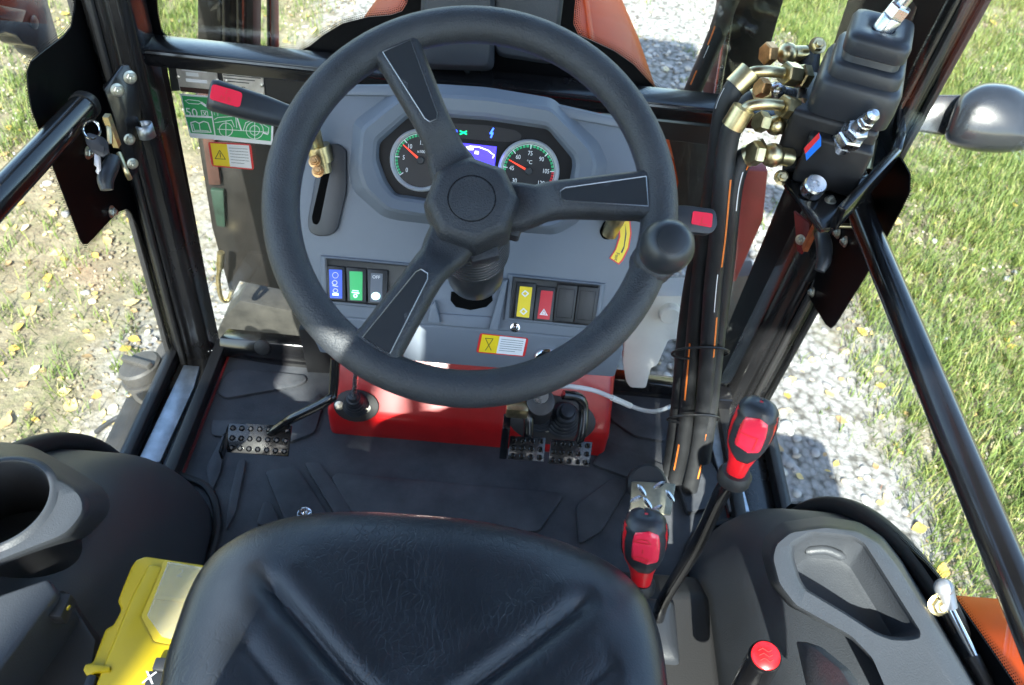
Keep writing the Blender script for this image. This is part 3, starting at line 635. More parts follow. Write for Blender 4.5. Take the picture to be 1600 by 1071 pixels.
# ------------------------------------------------------------------ tractor parts seen outside the glass
hd = thing('tractor_hood', 'glossy orange red tractor hood ahead of the windscreen', 'hood', (0, 1.6, GZ))
def hsec(y, w, zt, drop=0.):
    S_ = [(-1, -.55), (-1.0, -.25), (-1.0, -.16), (-.985, -.10), (-.93, -.05), (-.84, -.022), (-.6, -.006), (-.35, 0), (0, .004)]
    S_ = S_ + [(-a, b) for a, b in S_[-2::-1]]
    return [V((a*w, y, zt+b)) for a, b in S_]
mb = MB(); mb.loft([hsec(1.24, .37, .47), hsec(1.45, .355, .475), hsec(1.7, .325, .475), hsec(1.95, .29, .465), hsec(2.3, .26, .44), hsec(2.7, .24, .38), hsec(2.85, .22, .30)])
build(mb, 'bonnet', 'orange_paint', hd, smooth=50)
mb = MB()
for s in (-1, 1): mb.tube([V((s*.20, 1.3, .475)), V((s*.17, 2.0, .468)), V((s*.14, 2.6, .40))], .006, 8)
build(mb, 'bonnet_crease', 'orange_paint', hd)
mb = MB(); mb.box((0, 2.0, -.05), (.42, 1.5, .3)); mb.box((0, 1.9, -.35), (.26, 1.9, .3)); build(mb, 'engine_block', 'tank_metal', hd, bevel=.02)
def mast(name, label, panels, group=None, loc=None):
    t = thing(name, label, 'loader mast', loc)
    for nm, mt, pts, y, th in panels:
        mb = MB(); mb.prism([PY(a, b, y) for a, b in pts], (0, th, 0)); build(mb, nm, mt, t, bevel=.003)
    return t
ml = mast('loader_mast', 'dark brown loader mast standing outside the left windscreen', [
    ('mast_plate', 'mast_paint', [(306, -330), (342, -330), (346, 100), (309, 100)], 1.46, .10),
    ('mast_edge', 'black_paint', [(343, -330), (352, -330), (355, 100), (347, 100)], 1.45, .12),
    ('rust_strip', 'rust', [(353, -330), (366, -330), (368, 100), (356, 100)], 1.48, .05),
    ('mast_edge', 'black_paint', [(367, -330), (377, -330), (379, 100), (369, 100)], 1.45, .12),
    ('dust_plate', 'tank_plastic', [(378, -330), (396, -330), (396, 100), (380, 100)], 1.48, .06),
    ('lower_mast', 'mast_paint', [(303, 120), (309, 220), (331, 356), (358, 455), (366, 458), (374, 440), (520, 470), (500, 150)], 1.47, .14),
    ('lower_plate', 'rust', [(306, 150), (325, 150), (345, 290), (326, 290)], 1.455, .012),
    ('green_patch', 'soil_green', [(328, 297), (349, 299), (352, 356), (338, 354)], 1.455, .012),
    ('foot_plate', 'tank_metal', [(322, 560), (350, 497), (374, 470), (520, 500), (520, 590)], 1.56, .1)], loc=(-.6, 1.5, GZ))
mb = MB(); mb.tube(spline([PY(344, 412, 1.42), PY(341, 440, 1.42), PY(346, 466, 1.43), PY(356, 470, 1.44), PY(363, 455, 1.45)], 5), .006, 10); build(mb, 'hose_loop', 'zinc', ml)
mb = MB(); mb.tube([PY(345, 395, 1.42), PY(344, 418, 1.42)], .009, 10); build(mb, 'hose_fitting', 'zinc', ml)
pt = thing('hydraulic_pipe', 'pale metal pipe standing beside the left loader mast', 'pipe', PY(428, 120, 1.7))
mb = MB(); mb.tube([PY(428, 110, 1.7), PY(422, -330, 1.7)], .0125, 16); build(mb, 'pipe_tube', 'galv_pole', pt)
mb = MB(); mb.tube([PY(421, 110, 1.68), PY(416, -330, 1.68)], .005, 8); build(mb, 'dark_line', 'black_paint', pt)
mr_ = mast('loader_mast', 'dark loader mast standing outside the right windscreen', [
    ('mast_plate', 'mast_paint', [(1192, -330), (1320, -330), (1170, 190), (1108, 190)], 1.45, .12),
    ('mast_edge', 'steel', [(1194, -330), (1204, -330), (1120, 190), (1110, 190)], 1.43, .018),
    ('lower_mast', 'tank_plastic', [(1040, 200), (1130, 205), (1118, 400), (1040, 400)], 1.42, .1),
    ('red_bracket', 'dull_red', [(1140, 265), (1200, 268), (1192, 345), (1150, 440), (1130, 445)], 1.46, .05),
    ('foot_plate', 'tank_plastic', [(1090, 440), (1180, 430), (1150, 560), (1090, 560)], 1.55, .06)], loc=(.5, 1.5, GZ))
oh = thing('outer_hose', 'black hydraulic hose with orange print outside the right windscreen', 'hose', PY(1070, 170, 1.40))
P = spline([PY(1172, -60, 1.40), PY(1140, 0, 1.40), PY(1118, 60, 1.39), PY(1092, 120, 1.38), PY(1062, 190, 1.37)], 6); mb = MB(); mb.tube(P, .017, 14); build(mb, 'hose_jacket', 'hose_rubber', oh)
def stripes(P, r, side, mt, par, spans, w=.003, nm='orange_print', lift=.0006):
    n = len(P)-1
    for a, b in spans:
        mb = MB(); k0, k1 = int(a*n), max(int(a*n)+1, int(b*n)); L_ = []
        for k in range(k0, k1+1):
            t = (P[min(k+1, n)]-P[max(k-1, 0)]).normalized(); d = (CAM-P[k]); d = (d-t*d.dot(t)).normalized(); e = t.cross(d)
            ang = side; nn = d*math.cos(ang)+e*math.sin(ang); ee = t.cross(nn)
            L_.append((P[k]+nn*(r+lift)-ee*w/2, P[k]+nn*(r+lift)+ee*w/2))
        q0 = len(mb.v); mb.add([v for ab in L_ for v in ab], [(2*k, 2*k+1, 2*k+3, 2*k+2) for k in range(len(L_)-1)])
        build(mb, nm, mt, par, smooth=0)
stripes(P, .017, .5, 'hose_orange', oh, [(.45, .55), (.72, .82), (.9, 1.)]); stripes(P, .017, .35, 'white_print', oh, [(.58, .66)], .0012, 'white_print')
mi = thing('side_mirror', 'rounded dark side mirror on an arm outside the right door', 'mirror', PD(1525, 240, 1.64))
mfr = Fr(PD(1525, 182, 1.62), (-.25, -.8, .55), RT)
def mring(k, h): return [mfr.hit(x, y, h) for x, y in [tuple(p) for p in rpoly([(1530+(a-1530)*k, 182+(b-182)*k) for a, b in [(1496, 150), (1535, 128), (1590, 132), (1640, 175), (1640, 225), (1580, 240), (1520, 238), (1470, 222)]], 34, 4)]]
mb = MB(); mb.loft([mring(.93, -.05), mring(1.0, -.02), mring(1.0, .0), mring(.96, .022), mring(.85, .042), mring(.62, .055), mring(.3, .062)]); build(mb, 'mirror_housing', 'mirror_black', mi, smooth=60)
slab(mfr, [(1425, 172), (1448, 148), (1512, 148), (1506, 180), (1480, 212), (1440, 205), (1412, 215)], -.05, -.015, 'mirror_arm', 'mirror_black', mi, bevel=.006)
slab(mfr, [(1436, 136), (1448, 130), (1460, 132), (1452, 152)], -.02, -.005, 'arm_cap', 'galv_pole', mi, bevel=.003)
ft = thing('fuel_tank', 'dusty dark fuel tank with round cap outside the left door', 'fuel tank', PZ(215, 690, -.4))
mb = MB(); R = []
for z, k in ((-.5, 1.), (-.16, 1.), (-.145, .93)):
    c = PZ(222, 640, -.145); R.append([V((c.x+a*k, c.y+b*k, z)) for a, b in ((-.05, .05), (.045, .05), (.045, -.25), (-.05, -.25))])
mb.loft(R); tb = build(mb, 'tank_body', 'tank_metal', ft, bevel=.01)
cc = PZ(226, 584, -.10); ax = V((-.25, .1, .95)).normalized(); mb = MB()
mb.lathe([(.046, -.06), (.046, -.012), (.05, -.01), (.05, .0)], cc, ax, 28); build(mb, 'filler_neck', 'tank_plastic', ft)
mb = MB(); mb.lathe([(.043, 0), (.045, .004), (.045, .024), (.040, .029), (.0, .03)], cc, ax, 28); cp = build(mb, 'fuel_cap', 'tank_plastic', ft)
mb = MB(); e = V((.9, -.4, .1)); e = (e-ax*e.dot(ax)).normalized(); mb.box(cc+ax*.034, (.086, .014, .014), Matrix((e, ax.cross(e), ax)).transposed()); build(mb, 'cap_grip', 'tank_plastic', cp, bevel=.003)
for q in ((202, 617), (234, 622), (207, 600)): mb = MB(); mb.lathe([(.008, 0), (.008, .004), (.005, .006)], PZ(*q, -.135), (0, 0, 1), 12); build(mb, 'tank_bolt', 'zinc', ft)
af = Fr(PZ(258, 560, -.2), (0, 0, 1)); 
slab(af, [(238, 580), (236, 560), (250, 535), (265, 527), (278, 533), (282, 560), (270, 590), (250, 600)], -.03, 0, 'tank_bracket', 'tank_plastic', ft, bevel=.008, r=8)
mb = MB(); mb.tube(spline([PZ(192, 650, -.3), PZ(180, 655, -.3), PZ(165, 664, -.32), PZ(150, 676, -.34)], 4), .006, 8); build(mb, 'fuel_line', 'rubber', ft)
lm = thing('mirror_bracket', 'dark grey bracket of the left mirror beyond the door glass', 'bracket', PX(40, 60, -.98))
bf_ = Fr((-.98, 0, 0), (1, 0, 0), (0, 1, 0))
slab(bf_, [(-40, 50), (0, 55), (10, 52), (28, 57), (38, 70), (56, 75), (63, 86), (78, 95), (97, 75), (64, -40), (-40, -40)], -.05, 0, 'bracket_plate', 'mirror_black', lm, bevel=.006)
slab(bf_, [(-40, 6), (0, 8), (42, 16), (36, 36), (0, 28), (-40, 26)], 0, .006, 'bracket_rib', 'mirror_black', lm, bevel=.003)
mb = MB(); mb.lathe([(.012, 0), (.014, .003), (.010, .006)], bf_.hit(52, 35), bf_.n, 14); build(mb, 'bracket_bolt', 'black_satin', lm)
mb = MB(); mb.tube(spline([bf_.hit(10, -30, -.02), bf_.hit(30, -120, -.02), V((-.80, 1.22, 1.05)), V((-.58, 1.14, 1.05))], 6), .012, 10); build(mb, 'bracket_arm', 'black_paint', lm)
# outer rear fender (orange) and rubber edge on the right, with gas strut
of = thing('rear_fender', 'orange rear fender showing outside the right door glass', 'fender', (.78, .3, -.3))
mb = MB(); yc, zc = .10, -.25; prof = []
mb.lathe([(.56, .665), (.575, .69), (.58, .73), (.58, .95), (.565, 1.0)], (0, yc, zc), (1, 0, 0), 40, (0, 0), ref=(0, 1, 0), a0=-.3, a1=2.4)
ofm = build(mb, 'fender_skin', 'orange_paint', of, smooth=50); ofm.modifiers.new('s', 'SOLIDIFY').thickness = .006
gsx = thing('gas_strut', 'slim steel gas strut with ball end beside the right door', 'gas strut', PD(1476, 930, .86))
a, b = PD(1482, 945, .86), PD(1600, 1180, .80)
mb = MB(); mb.tube([a, b], .0045, 12); build(mb, 'strut_rod', 'chrome', gsx)
mb = MB(); mb.tube([a+(b-a)*.35+V((0, 0, -.004)), b], .0085, 14); build(mb, 'strut_body', 'black_satin', gsx)
mb = MB(); mb.tube([PD(1476, 918, .86), PD(1486, 950, .86)], [.0095, .007], 14); mb.ball(PD(1475, 919, .86), .0105); build(mb, 'ball_socket', 'galv_pole', gsx)
mb = MB(); bolt(mb, PD(1466, 945, .87), -FW, .008); build(mb, 'ball_stud', 'zinc', gsx)
mb = MB(); mb.tube([PD(1492, 945, .88), PD(1580, 1130, .85)], .004, 8); mb.tube([PD(1470, 950, .90), PD(1540, 1071, .87)], .004, 8); build(mb, 'strut_cable', 'rubber', gsx)

# ------------------------------------------------------------------ floor mat
fm = thing('floor_mat', 'black ribbed rubber mat covering the cab floor', 'floor mat', (0, .6, 0))
mb = MB(); mb.prism([V(p) for p in ((-.5, -.6, 0), (.5, -.6, 0), (.5, 1.06, 0), (-.5, 1.06, 0))], (0, 0, -.03)); build(mb, 'mat_sheet', 'mat_rubber', fm)
Z = Fr((0, 0, 0), (0, 0, 1))
pads = [[(338, 612), (352, 622), (466, 602), (480, 594), (476, 586), (372, 575), (352, 585)],
        [(330, 655), (384, 656), (470, 640), (498, 612), (506, 628), (492, 675), (455, 690), (330, 680)],
        [(322, 730), (352, 672), (345, 735), (330, 770)],
        [(372, 720), (385, 716), (368, 800), (352, 830), (358, 780)],
        [(400, 820), (412, 782), (424, 784), (440, 822)],
        [(414, 735), (462, 728), (510, 800), (500, 830), (452, 830)],
        [(474, 722), (500, 722), (560, 812), (530, 815)],
        [(517, 745), (527, 738), (872, 769), (880, 776), (842, 830), (560, 826)],
        [(948, 640), (958, 632), (1040, 672), (1040, 690), (990, 680), (955, 655)],
        [(950, 690), (1046, 730), (1030, 745), (980, 745), (925, 725)],
        [(900, 790), (960, 745), (985, 755), (940, 830), (905, 850)],
        [(1060, 700), (1085, 690), (1110, 790), (1085, 800)]]
for q, P in enumerate(pads): slab(Z, P, -.004, .007, 'raised_pad', 'mat_rubber', fm, bevel=.0022, r=7)
mb = MB(); bolt(mb, PZ(476, 803, .01), (0, 0, 1), .008); build(mb, 'mat_bolt', 'chrome', fm)
slab(Z, [(1060, 755), (1095, 700), (1120, 735), (1128, 790), (1075, 800)], .0, .014, 'side_flap', 'mat_rubber', fm, bevel=.004, r=4)

# ------------------------------------------------------------------ red transmission cover
tc_ = thing('transmission_cover', 'glossy red sheet metal cover between the pedals under the dash', 'cover', (0, .9, 0))
yf = .852; xl, xr = -.258, .272
def tsec(y, z0, z1, ins=0.):
    return [V(p) for p in ((xl+ins, y, z0), (xr-ins, y, z0), (xr-ins, y, z1), (xl+ins, y, z1))]
mb = MB(); zf = PY(660, 660, yf).z; fold = [V((xl, yf, zf)), V((xr, yf, zf))]
ring = lambda y, z, a, b: [V((a, y, 0)), V((b, y, 0)), V((b, y, z)), V((a, y, z))]
pr = [(yf, -.02), (yf, zf), (yf+.20, zf+.20), (yf+.2, -.02)]
mb.loft([[V((x, y, z)) for y, z in pr] for x in (xl, xr)]); build(mb, 'cover_sheet', 'red_paint', tc_, bevel=.014, seg=4)
slope = Fr((0, yf, zf+.002), V((0, -1, 1)))
def boot(p, ax, n, r, name, par, mt='boot_rubber', seg=24):
    mb = MB(); prof = [(r*1.25, 0), (r*1.2, .004)]; h = .005
    for k in range(n):
        rr = r*(1.12-.5*k/n); prof += [(rr, h), (rr*.99, h+.004), (rr*.84, h+.0065), (rr*.86, h+.0085)]; h += .009
    prof += [(r*.5, h), (r*.42, h+.01), (r*.3, h+.011)]
    mb.lathe(prof, p, ax, seg); return build(mb, name, mt, par, smooth=60), h
p1 = slope.hit(557, 632)
bl = thing('floor_lever', 'thin lever rising from a ribbed boot left on the red cover', 'lever', p1)
mb = MB(); mb.prism([slope.w(*[slope.uv(557, 634)[0]+a, slope.uv(557, 634)[1]+b][:2], .004) for a, b in [(.042*math.cos(t), .030*math.sin(t)) for t in [2*math.pi*k/24 for k in range(24)]]], slope.n*-.004); build(mb, 'boot_flange', 'black_satin', bl, bevel=.001)
boot(p1+slope.n*.003, (0, -.35, .94), 4, .020, 'lever_boot', bl)
mb = MB(); mb.tube([p1+V((0, -.012, .04)), PD(559, 560, 1.16)], .0045, 10); build(mb, 'lever_rod', 'steel', bl)
for q in ((530, 634), (572, 638)): build(bolt(MB(), slope.hit(*q, .004), slope.n, .0055, .004), 'flange_screw', 'bolt', bl)
p2 = slope.hit(862, 655)
br = thing('pedal_boot', 'wide black base with two ribbed rubber boots behind the brake pedals', 'boot', p2)
mb = MB(); cu = slope.uv(862, 656); mb.prism([slope.w(cu[0]+.082*math.cos(t), cu[1]+.046*math.sin(t), .006) for t in [2*math.pi*k/32 for k in range(32)]], slope.n*-.006); build(mb, 'boot_flange', 'black_satin', br, bevel=.0015)
boot(slope.hit(843, 650, .006), (0, -.3, .95), 4, .026, 'rubber_boot', br); boot(slope.hit(880, 656, .006), (.05, -.3, .95), 4, .029, 'rubber_boot', br)
mb = MB(); mb.tube([slope.hit(843, 645, .03), PD(845, 628, 1.19)], .022, 20); build(mb, 'boot_cap', 'dash_dark', br, bevel=.003)
mb = MB(); mb.tube([slope.hit(843, 645, .05), PD(845, 618, 1.185)], .012, 20); build(mb, 'cap_collar', 'steel', br)
for q in ((902, 650), (855, 668)): build(bolt(MB(), slope.hit(*q, .006), slope.n, .006, .005), 'flange_screw', 'bolt', br)
# ------------------------------------------------------------------ pedals: grater pads with rows of raised holes
def pedal(name, label, P, rows, cols, depth, arm, armr=.008, plate='black_paint', tilt=V((0, -.55, .83))):
    c = PD(sum(p[0] for p in P)/4, sum(p[1] for p in P)/4, depth); fr = Fr(c, tilt)
    t = thing(name, label, 'pedal', c)
    slab(fr, P, -.006, 0, 'pedal_pad', plate, t, bevel=.0015)
    tl, tr, br_, bl_ = [V(p) for p in P]; 
    ra = (fr.hit(*tl)-fr.hit(*tr)).length/cols*.27
    for j in range(rows):
        for i in range(cols):
            u, v = (i+.5)/cols, (j+.5)/rows; q = (tl*(1-u)+tr*u)*(1-v)+(bl_*(1-u)+br_*u)*v
            mb = MB(); mb.lathe([(ra*1.25, 0), (ra*1.0, .0035), (ra*.8, .004), (ra*.62, .001)], fr.hit(*q), fr.n, 10); build(mb, 'grip_stud', 'black_gloss', t)
    mb = MB(); P_ = [PD(*q) for q in arm]; mb.tube(spline(P_, 5), armr, 10); build(mb, 'pedal_arm', 'black_paint', t)
    return t, fr
cp_, _f = pedal('clutch_pedal', 'black studded clutch pedal pad at the left of the floor', [(357, 661), (456, 665), (450, 714), (354, 707)], 3, 7, 1.30, [(405, 690, 1.32), (442, 664, 1.295), (455, 655, 1.28), (480, 643, 1.27), (515, 624, 1.26), (521, 612, 1.26), (524, 560, 1.24)])
mb = MB(); mb.box(PD(353, 690, 1.305), (.004, .055, .022)); build(mb, 'pad_flange', 'black_gloss', cp_)
pedal('brake_pedal', 'black studded brake pedal with four columns of studs', [(797, 681), (853, 684), (850, 722), (793, 718)], 3, 4, 1.25, [(825, 700, 1.27), (826, 660, 1.26), (826, 630, 1.26), (828, 590, 1.24)])
pedal('brake_pedal', 'black studded brake pedal with five columns of studs', [(861, 686), (926, 691), (921, 730), (856, 725)], 3, 5, 1.25, [(892, 705, 1.27), (908, 680, 1.255), (912, 640, 1.25), (905, 622, 1.24), (880, 617, 1.23)])
bp_ = thing('pedal_lock', 'upright black plate with yellow zinc latch beside the brake pedals', 'latch', PD(790, 700, 1.26))
mb = MB(); mb.box(PD(789, 683, 1.25), (.012, .03, .085)); build(mb, 'lock_plate', 'black_gloss', bp_, bevel=.002)
mb = MB(); mb.box(PD(808, 640, 1.20), (.034, .02, .022)); build(mb, 'lock_latch', 'zinc', bp_, bevel=.003)
ac = thing('accelerator_pedal', 'square checker plate accelerator pedal by the hoses', 'pedal', PD(1018, 800, 1.22))
af = Fr(PD(1020, 775, 1.20), (0, -.45, .9)); mb = MB()
slab(af, [(987, 752), (1056, 756), (1048, 806), (984, 798)], -.004, 0, 'pedal_plate', 'checker', ac, bevel=.001, r=3)
for (x, y, an) in ((1003, 766, -.9), (1030, 758, .6), (1047, 775, -.9), (1026, 795, .6), (994, 780, .5), (1012, 786, -.9)):
    cu = af.uv(x, y); mb = MB(); R = []
    for k in range(7):
        t = (k-3)/3; w = .0035*math.sqrt(max(0, 1-t*t))+.0002; c = V((math.cos(an), math.sin(an)))*t*.011; d = V((-math.sin(an), math.cos(an)))
        R.append([af.w(cu[0]+c.x+d.x*w, cu[1]+c.y+d.y*w, 0), af.w(cu[0]+c.x, cu[1]+c.y, w*.5+.0002), af.w(cu[0]+c.x-d.x*w, cu[1]+c.y-d.y*w, 0)])
    mb.loft(R, (0, 0), False); build(mb, 'tread_lug', 'steel', ac)
mb = MB(); mb.lathe([(.031, -.02), (.031, 0), (.027, .004)], af.hit(1012, 756, -.016), af.n, 24); build(mb, 'pedal_stop', 'rubber', ac)
mb = MB(); mb.tube([af.hit(983, 797, -.006), af.hit(1030, 806, -.004)], .006, 10); mb.ball(af.hit(1027, 803, 0), .005, 10); build(mb, 'pedal_hinge', 'bolt', ac)
mb = MB(); mb.tube([af.hit(1015, 780, -.02), PZ(1020, 740, .0)], .012, 10); build(mb, 'pedal_arm', 'black_paint', ac)

# ------------------------------------------------------------------ dashboard
D = Fr(PY(740, 250, .92), (0, -math.cos(RAD(35)), math.sin(RAD(35))))
da = thing('dashboard', 'grey plastic dashboard with gauge cluster and switch rows behind the wheel', 'dashboard', (0, .85, 0))
kink = [(470, 490), (640, 507), (765, 516), (968, 536)]
up_ = [(470, 490), (455, 420), (447, 330), (447, 230), (462, 165), (490, 140), (545, 132), (655, 131), (762, 138), (880, 164), (985, 188), (1012, 198), (1026, 225), (1030, 300), (1015, 400), (968, 536)]
mb = MB(); top = D.poly(up_); kk = D.poly(kink[1:-1]); ring = top + kk[::-1]
mb.prism(ring, -D.n*.06); build(mb, 'upper_panel', 'dash_grey', da, bevel=.004, seg=3)
# ledge along the top
slab(D, [(475, 142), (546, 134), (655, 133), (762, 140), (880, 166), (990, 191), (988, 203), (880, 184), (762, 158), (600, 150), (523, 149), (470, 158)], -.002, .006, 'top_ledge', 'dash_grey', da, bevel=.0025)
D2o = D.hit(740, 514); D2 = Fr(D2o, (0, -math.cos(RAD(12)), math.sin(RAD(12))))
mb = MB(); a = D.poly(kink); bo = [(975, 545), (960, 590), (860, 583), (700, 570), (590, 560), (500, 552)]
mb.prism(a+D2.poly(bo), V((0, .10, 0))); build(mb, 'lower_panel', 'dash_grey', da, bevel=.003)
# raised cluster hood
O = [(546, 270), (553, 190), (612, 146), (655, 131), (762, 138), (864, 155), (936, 224), (949, 256), (941, 292), (903, 348), (868, 367), (740, 358), (619, 344), (597, 338), (552, 298)]
I = [(590, 250), (591, 223), (637, 182), (652, 178), (762, 186), (856, 200), (895, 246), (897, 258), (889, 300), (866, 330), (850, 335), (740, 325), (640, 308), (618, 305), (603, 285)]
O2 = rpoly(O, 10, 3); I2 = rpoly(I, 7, 3)
rg = lambda t, h: [D.hit(*(a*(1-t)+b*t), h) for a, b in zip(O2, I2)]
mb = MB(); mb.loft([rg(-.03, -.001), rg(.10, .008), rg(.30, .022), rg(.42, .026), rg(.80, .022), rg(.93, .018), rg(1., .008), rg(1.06, .003)], (0, 0)); build(mb, 'cluster_hood', 'dash_grey', da, smooth=13)
cl = slab(D, [tuple(a*(1-1.05)+b*1.05) for a, b in zip(O2, I2)], .001, .004, 'cluster_face', 'panel_black', da)
tag(cl, 'black instrument panel with two round dials and blue screen')
slab(D, [(655, 190), (760, 196), (806, 204), (816, 212), (812, 220), (790, 222), (660, 212)], .004, .0048, 'lamp_strip', 'gauge_face', cl, r=4)
def gauge(cx, cy, nums, na, gr, rd, unit):
    c = D.hit(cx, cy, .005); f = Fr(c, D.n); R_ = (D.hit(cx+47.5, cy+4, .005)-c).length
    mb = MB(); mb.lathe([(R_*.865, 0), (R_*.88, .005), (R_*.94, .0085), (R_, .005), (R_*1.01, 0)], c, D.n, 48, (0, 0)); g = build(mb, 'chrome_ring', 'bezel', cl)
    mb = MB(); mb.lathe([(R_*.89, 0), (R_*.89, .0012)], c, D.n, 48); build(mb, 'dial', 'gauge_face', g)
    def arc(a0, a1, r0, r1, h, n, mt, nm, gap=0.):
        mb = MB()
        for k in range(n):
            b0 = RAD(a0+(a1-a0)*(k+gap)/n); b1 = RAD(a0+(a1-a0)*(k+1)/n)
            mb.quads([f.w(r0*math.cos(b0), r0*math.sin(b0), h), f.w(r1*math.cos(b0), r1*math.sin(b0), h), f.w(r1*math.cos(b1), r1*math.sin(b1), h), f.w(r0*math.cos(b1), r0*math.sin(b1), h)])
        build(mb, nm, mt, g, smooth=0)
    arc(*gr, R_*.75, R_*.84, .0016, 26, 'gauge_green', 'green_arc', .3); arc(gr[0], rd[1], R_*.835, R_*.85, .0017, 40, 'white_print', 'scale_line')
    if rd[1] != rd[0]: arc(*rd, R_*.75, R_*.84, .0016, 7, 'gauge_red', 'red_arc', .3)
    for s, a in zip(nums, na):
        arc(a-1, a+1, R_*.7, R_*.85, .0018, 1, 'white_print', 'scale_tick')
        text(s, f, R_*.56*math.cos(RAD(a)), R_*.56*math.sin(RAD(a)), R_*.2, 'white_print', g, 'scale_number', .0018, sx=.8)
    text(unit[0], f, 0, R_*.28, R_*unit[1], 'white_print', g, 'unit_mark', .0018)
    nd = RAD(unit[2]); mb = MB(); d = f.u*math.cos(nd)+f.v*math.sin(nd); e = f.n.cross(d); o = c+D.n*.0026
    mb.prism([o+d*R_*.1-e*R_*.035, o+d*R_*.74-e*R_*.014, o+d*R_*.74+e*R_*.014, o+d*R_*.1+e*R_*.035], D.n*.001); build(mb, 'needle', 'needle', g)
    mb = MB(); mb.lathe([(R_*.13, 0), (R_*.13, .004), (R_*.1, .0055)], c, D.n, 20); build(mb, 'needle_hub', 'dash_dark', g)
NA = [219, 176, 133, 90, 47, 4, -39]
gauge(657.5, 251, ['0', '5', '10', '15', '20', '25', '30'], NA, (219, 30), (30, -39), ('x100', .13, 143))
gauge(826, 267.5, ['30', '45', '60', '75', '90', '105', '120'], NA, (219, 4), (4, -39), ('°C', .17, 156))
lcd = slab(D, [(714, 223), (776, 229.5), (772, 270), (712, 263)], .004, .0055, 'screen', 'lcd', cl)
def dl_(pts, r, mt, par, h=.006, closed=False, nm='print_mark'): return gline(pts, r, mt, par, D, h, closed, nm)
dl_([(720, 232), (735, 229), (748, 230), (762, 235), (772, 243), (770, 247)], .0007, 'lcd_white', lcd)
dl_([(716, 257), (771, 260)], .0006, 'lcd_white', lcd)
for a, b in ((721, 234.5), (729, 233), (736, 232.5)): dl_([(a-2, b), (a+2.4, b)], .0019, 'lcd_white', lcd)
dl_([(743, 238.5), (747, 239)], .002, 'lcd_white', lcd); text('°C', Fr(D.hit(766, 264), D.n), 0, 0, .006, 'lcd_white', lcd, h=.006)
text('0.0', Fr(D.hit(748, 262), D.n), 0, 0, .009, 'lcd_white', lcd, h=.006)
dl_([(704, 206), (708, 206)], .0011, 'lamp_blue', cl, .0052, nm='indicator_lamp'); dl_(circ(711, 206, 3, 3, 8), .0008, 'lamp_blue', cl, .0052, True, 'indicator_lamp')
dl_([(719, 205), (729, 210)], .0009, 'lamp_green', cl, .0052, nm='indicator_lamp'); dl_([(719, 210), (729, 205.5)], .0009, 'lamp_green', cl, .0052, nm='indicator_lamp')
dl_([(771, 201), (766, 209), (770, 208), (767, 215)], .0010, 'lamp_blue', cl, .0052, nm='indicator_lamp')
# switch rows
def frame_box(P, name):
    tl, tr, br, bl = [V(p) for p in P]; c = (tl+tr+br+bl)/4
    ring = lambda k, h, dy=0: [D.hit(*(c+(p-c)*1+((p-c).normalized()*k)), h) for p in (tl, tr, br, bl)]
    mb = MB(); mb.loft([ring(11, -.001), ring(8, .004), ring(2, .005), ring(-.5, .003)], (0, 0)); build(mb, 'switch_surround', 'dash_grey', da, bevel=.0012)
    mb = MB(); mb.loft([ring(0, .001), ring(0, .007), ring(-2.2, .007), ring(-2.6, .002)], (0, 1)); return build(mb, name, 'dash_dark', da, bevel=.0004)
sbl = frame_box([(509, 404), (645, 416.5), (640, 482), (512.5, 470.5)], 'switch_panel')
sbr = frame_box([(802.5, 433), (937, 446.5), (927.5, 510), (796, 497)], 'switch_panel')
def rocker(par, P, lab, mt, h=.010):
    mb = MB(); tl, tr, br, bl = P; up0 = D.poly((tl, tr), h*.55); dn = D.poly((br, bl), h*1.15)
    mb.prism(up0+dn, -D.n*.008); r = build(mb, 'rocker_switch', 'dash_dark', par, bevel=.0012)
    if lab:
        A = [V(p) for p in P]; fr = Fr(up0[0], (up0[1]-up0[0]).cross(up0[0]-dn[1]) if ((up0[1]-up0[0]).cross(up0[0]-dn[1])).dot(D.n) > 0 else -(up0[1]-up0[0]).cross(up0[0]-dn[1]))
        o = slab(fr, lab, 0, .0005, 'switch_label', mt, r, r=1.2); return r, o, fr
    return r, None, None
r1, o1, fr1 = rocker(sbl, [(511, 415), (539, 417.5), (540, 471), (513, 468)], [(514, 421), (534.5, 422), (534.7, 467), (515.5, 466)], 'switch_blue')
gline(circ(524, 430.5, 4.4), .0004, 'white_print', o1, fr1, .0008, True); gline(circ(523, 442, 3.8, 3.4, 10), .0006, 'white_print', o1, fr1, .0008, True); gline([(520, 446.5), (528, 448)], .0008, 'white_print', o1, fr1, .0008); gline(circ(524, 454.5, 3.6, 3, 10), .0006, 'white_print', o1, fr1, .0008, True); gline([(520.5, 460), (528, 460.5)], .0016, 'lamp_cyan', o1, fr1, .0008)
r1, o1, fr1 = rocker(sbl, [(541, 417.5), (572, 420.5), (572, 473.5), (543, 471)], [(546, 424), (566.5, 425), (566, 470), (547, 469)], 'switch_green')
gline([(550, 457), (561, 458.5)], .0007, 'lamp_cyan', o1, fr1, .0008); gline([(551, 454), (560, 455)], .0004, 'lamp_cyan', o1, fr1, .0008); gline(circ(555.3, 462.5, 2.6, 2.4, 8), .0005, 'lamp_cyan', o1, fr1, .0008, True)
r1, o1, fr1 = rocker(sbl, [(574, 420.5), (606, 423), (604, 477), (575, 474)], [(579.5, 427), (598, 428), (597, 473), (578, 471.5)], 'switch_grey')
text('OFF', Fr(fr1.hit(588, 433.5), fr1.n), 0, 0, .0065, 'white_print', o1, h=.0009)
mb = MB(); mb.prism([fr1.hit(x, y, .0010) for x, y in circ(587, 463, 7, 6)], fr1.n*-.0003); q = build(mb, 'lit_button', 'lamp_cyan', o1); text('ON', Fr(fr1.hit(587, 463), fr1.n), 0, 0, .0055, 'ink', o1, h=.0013)
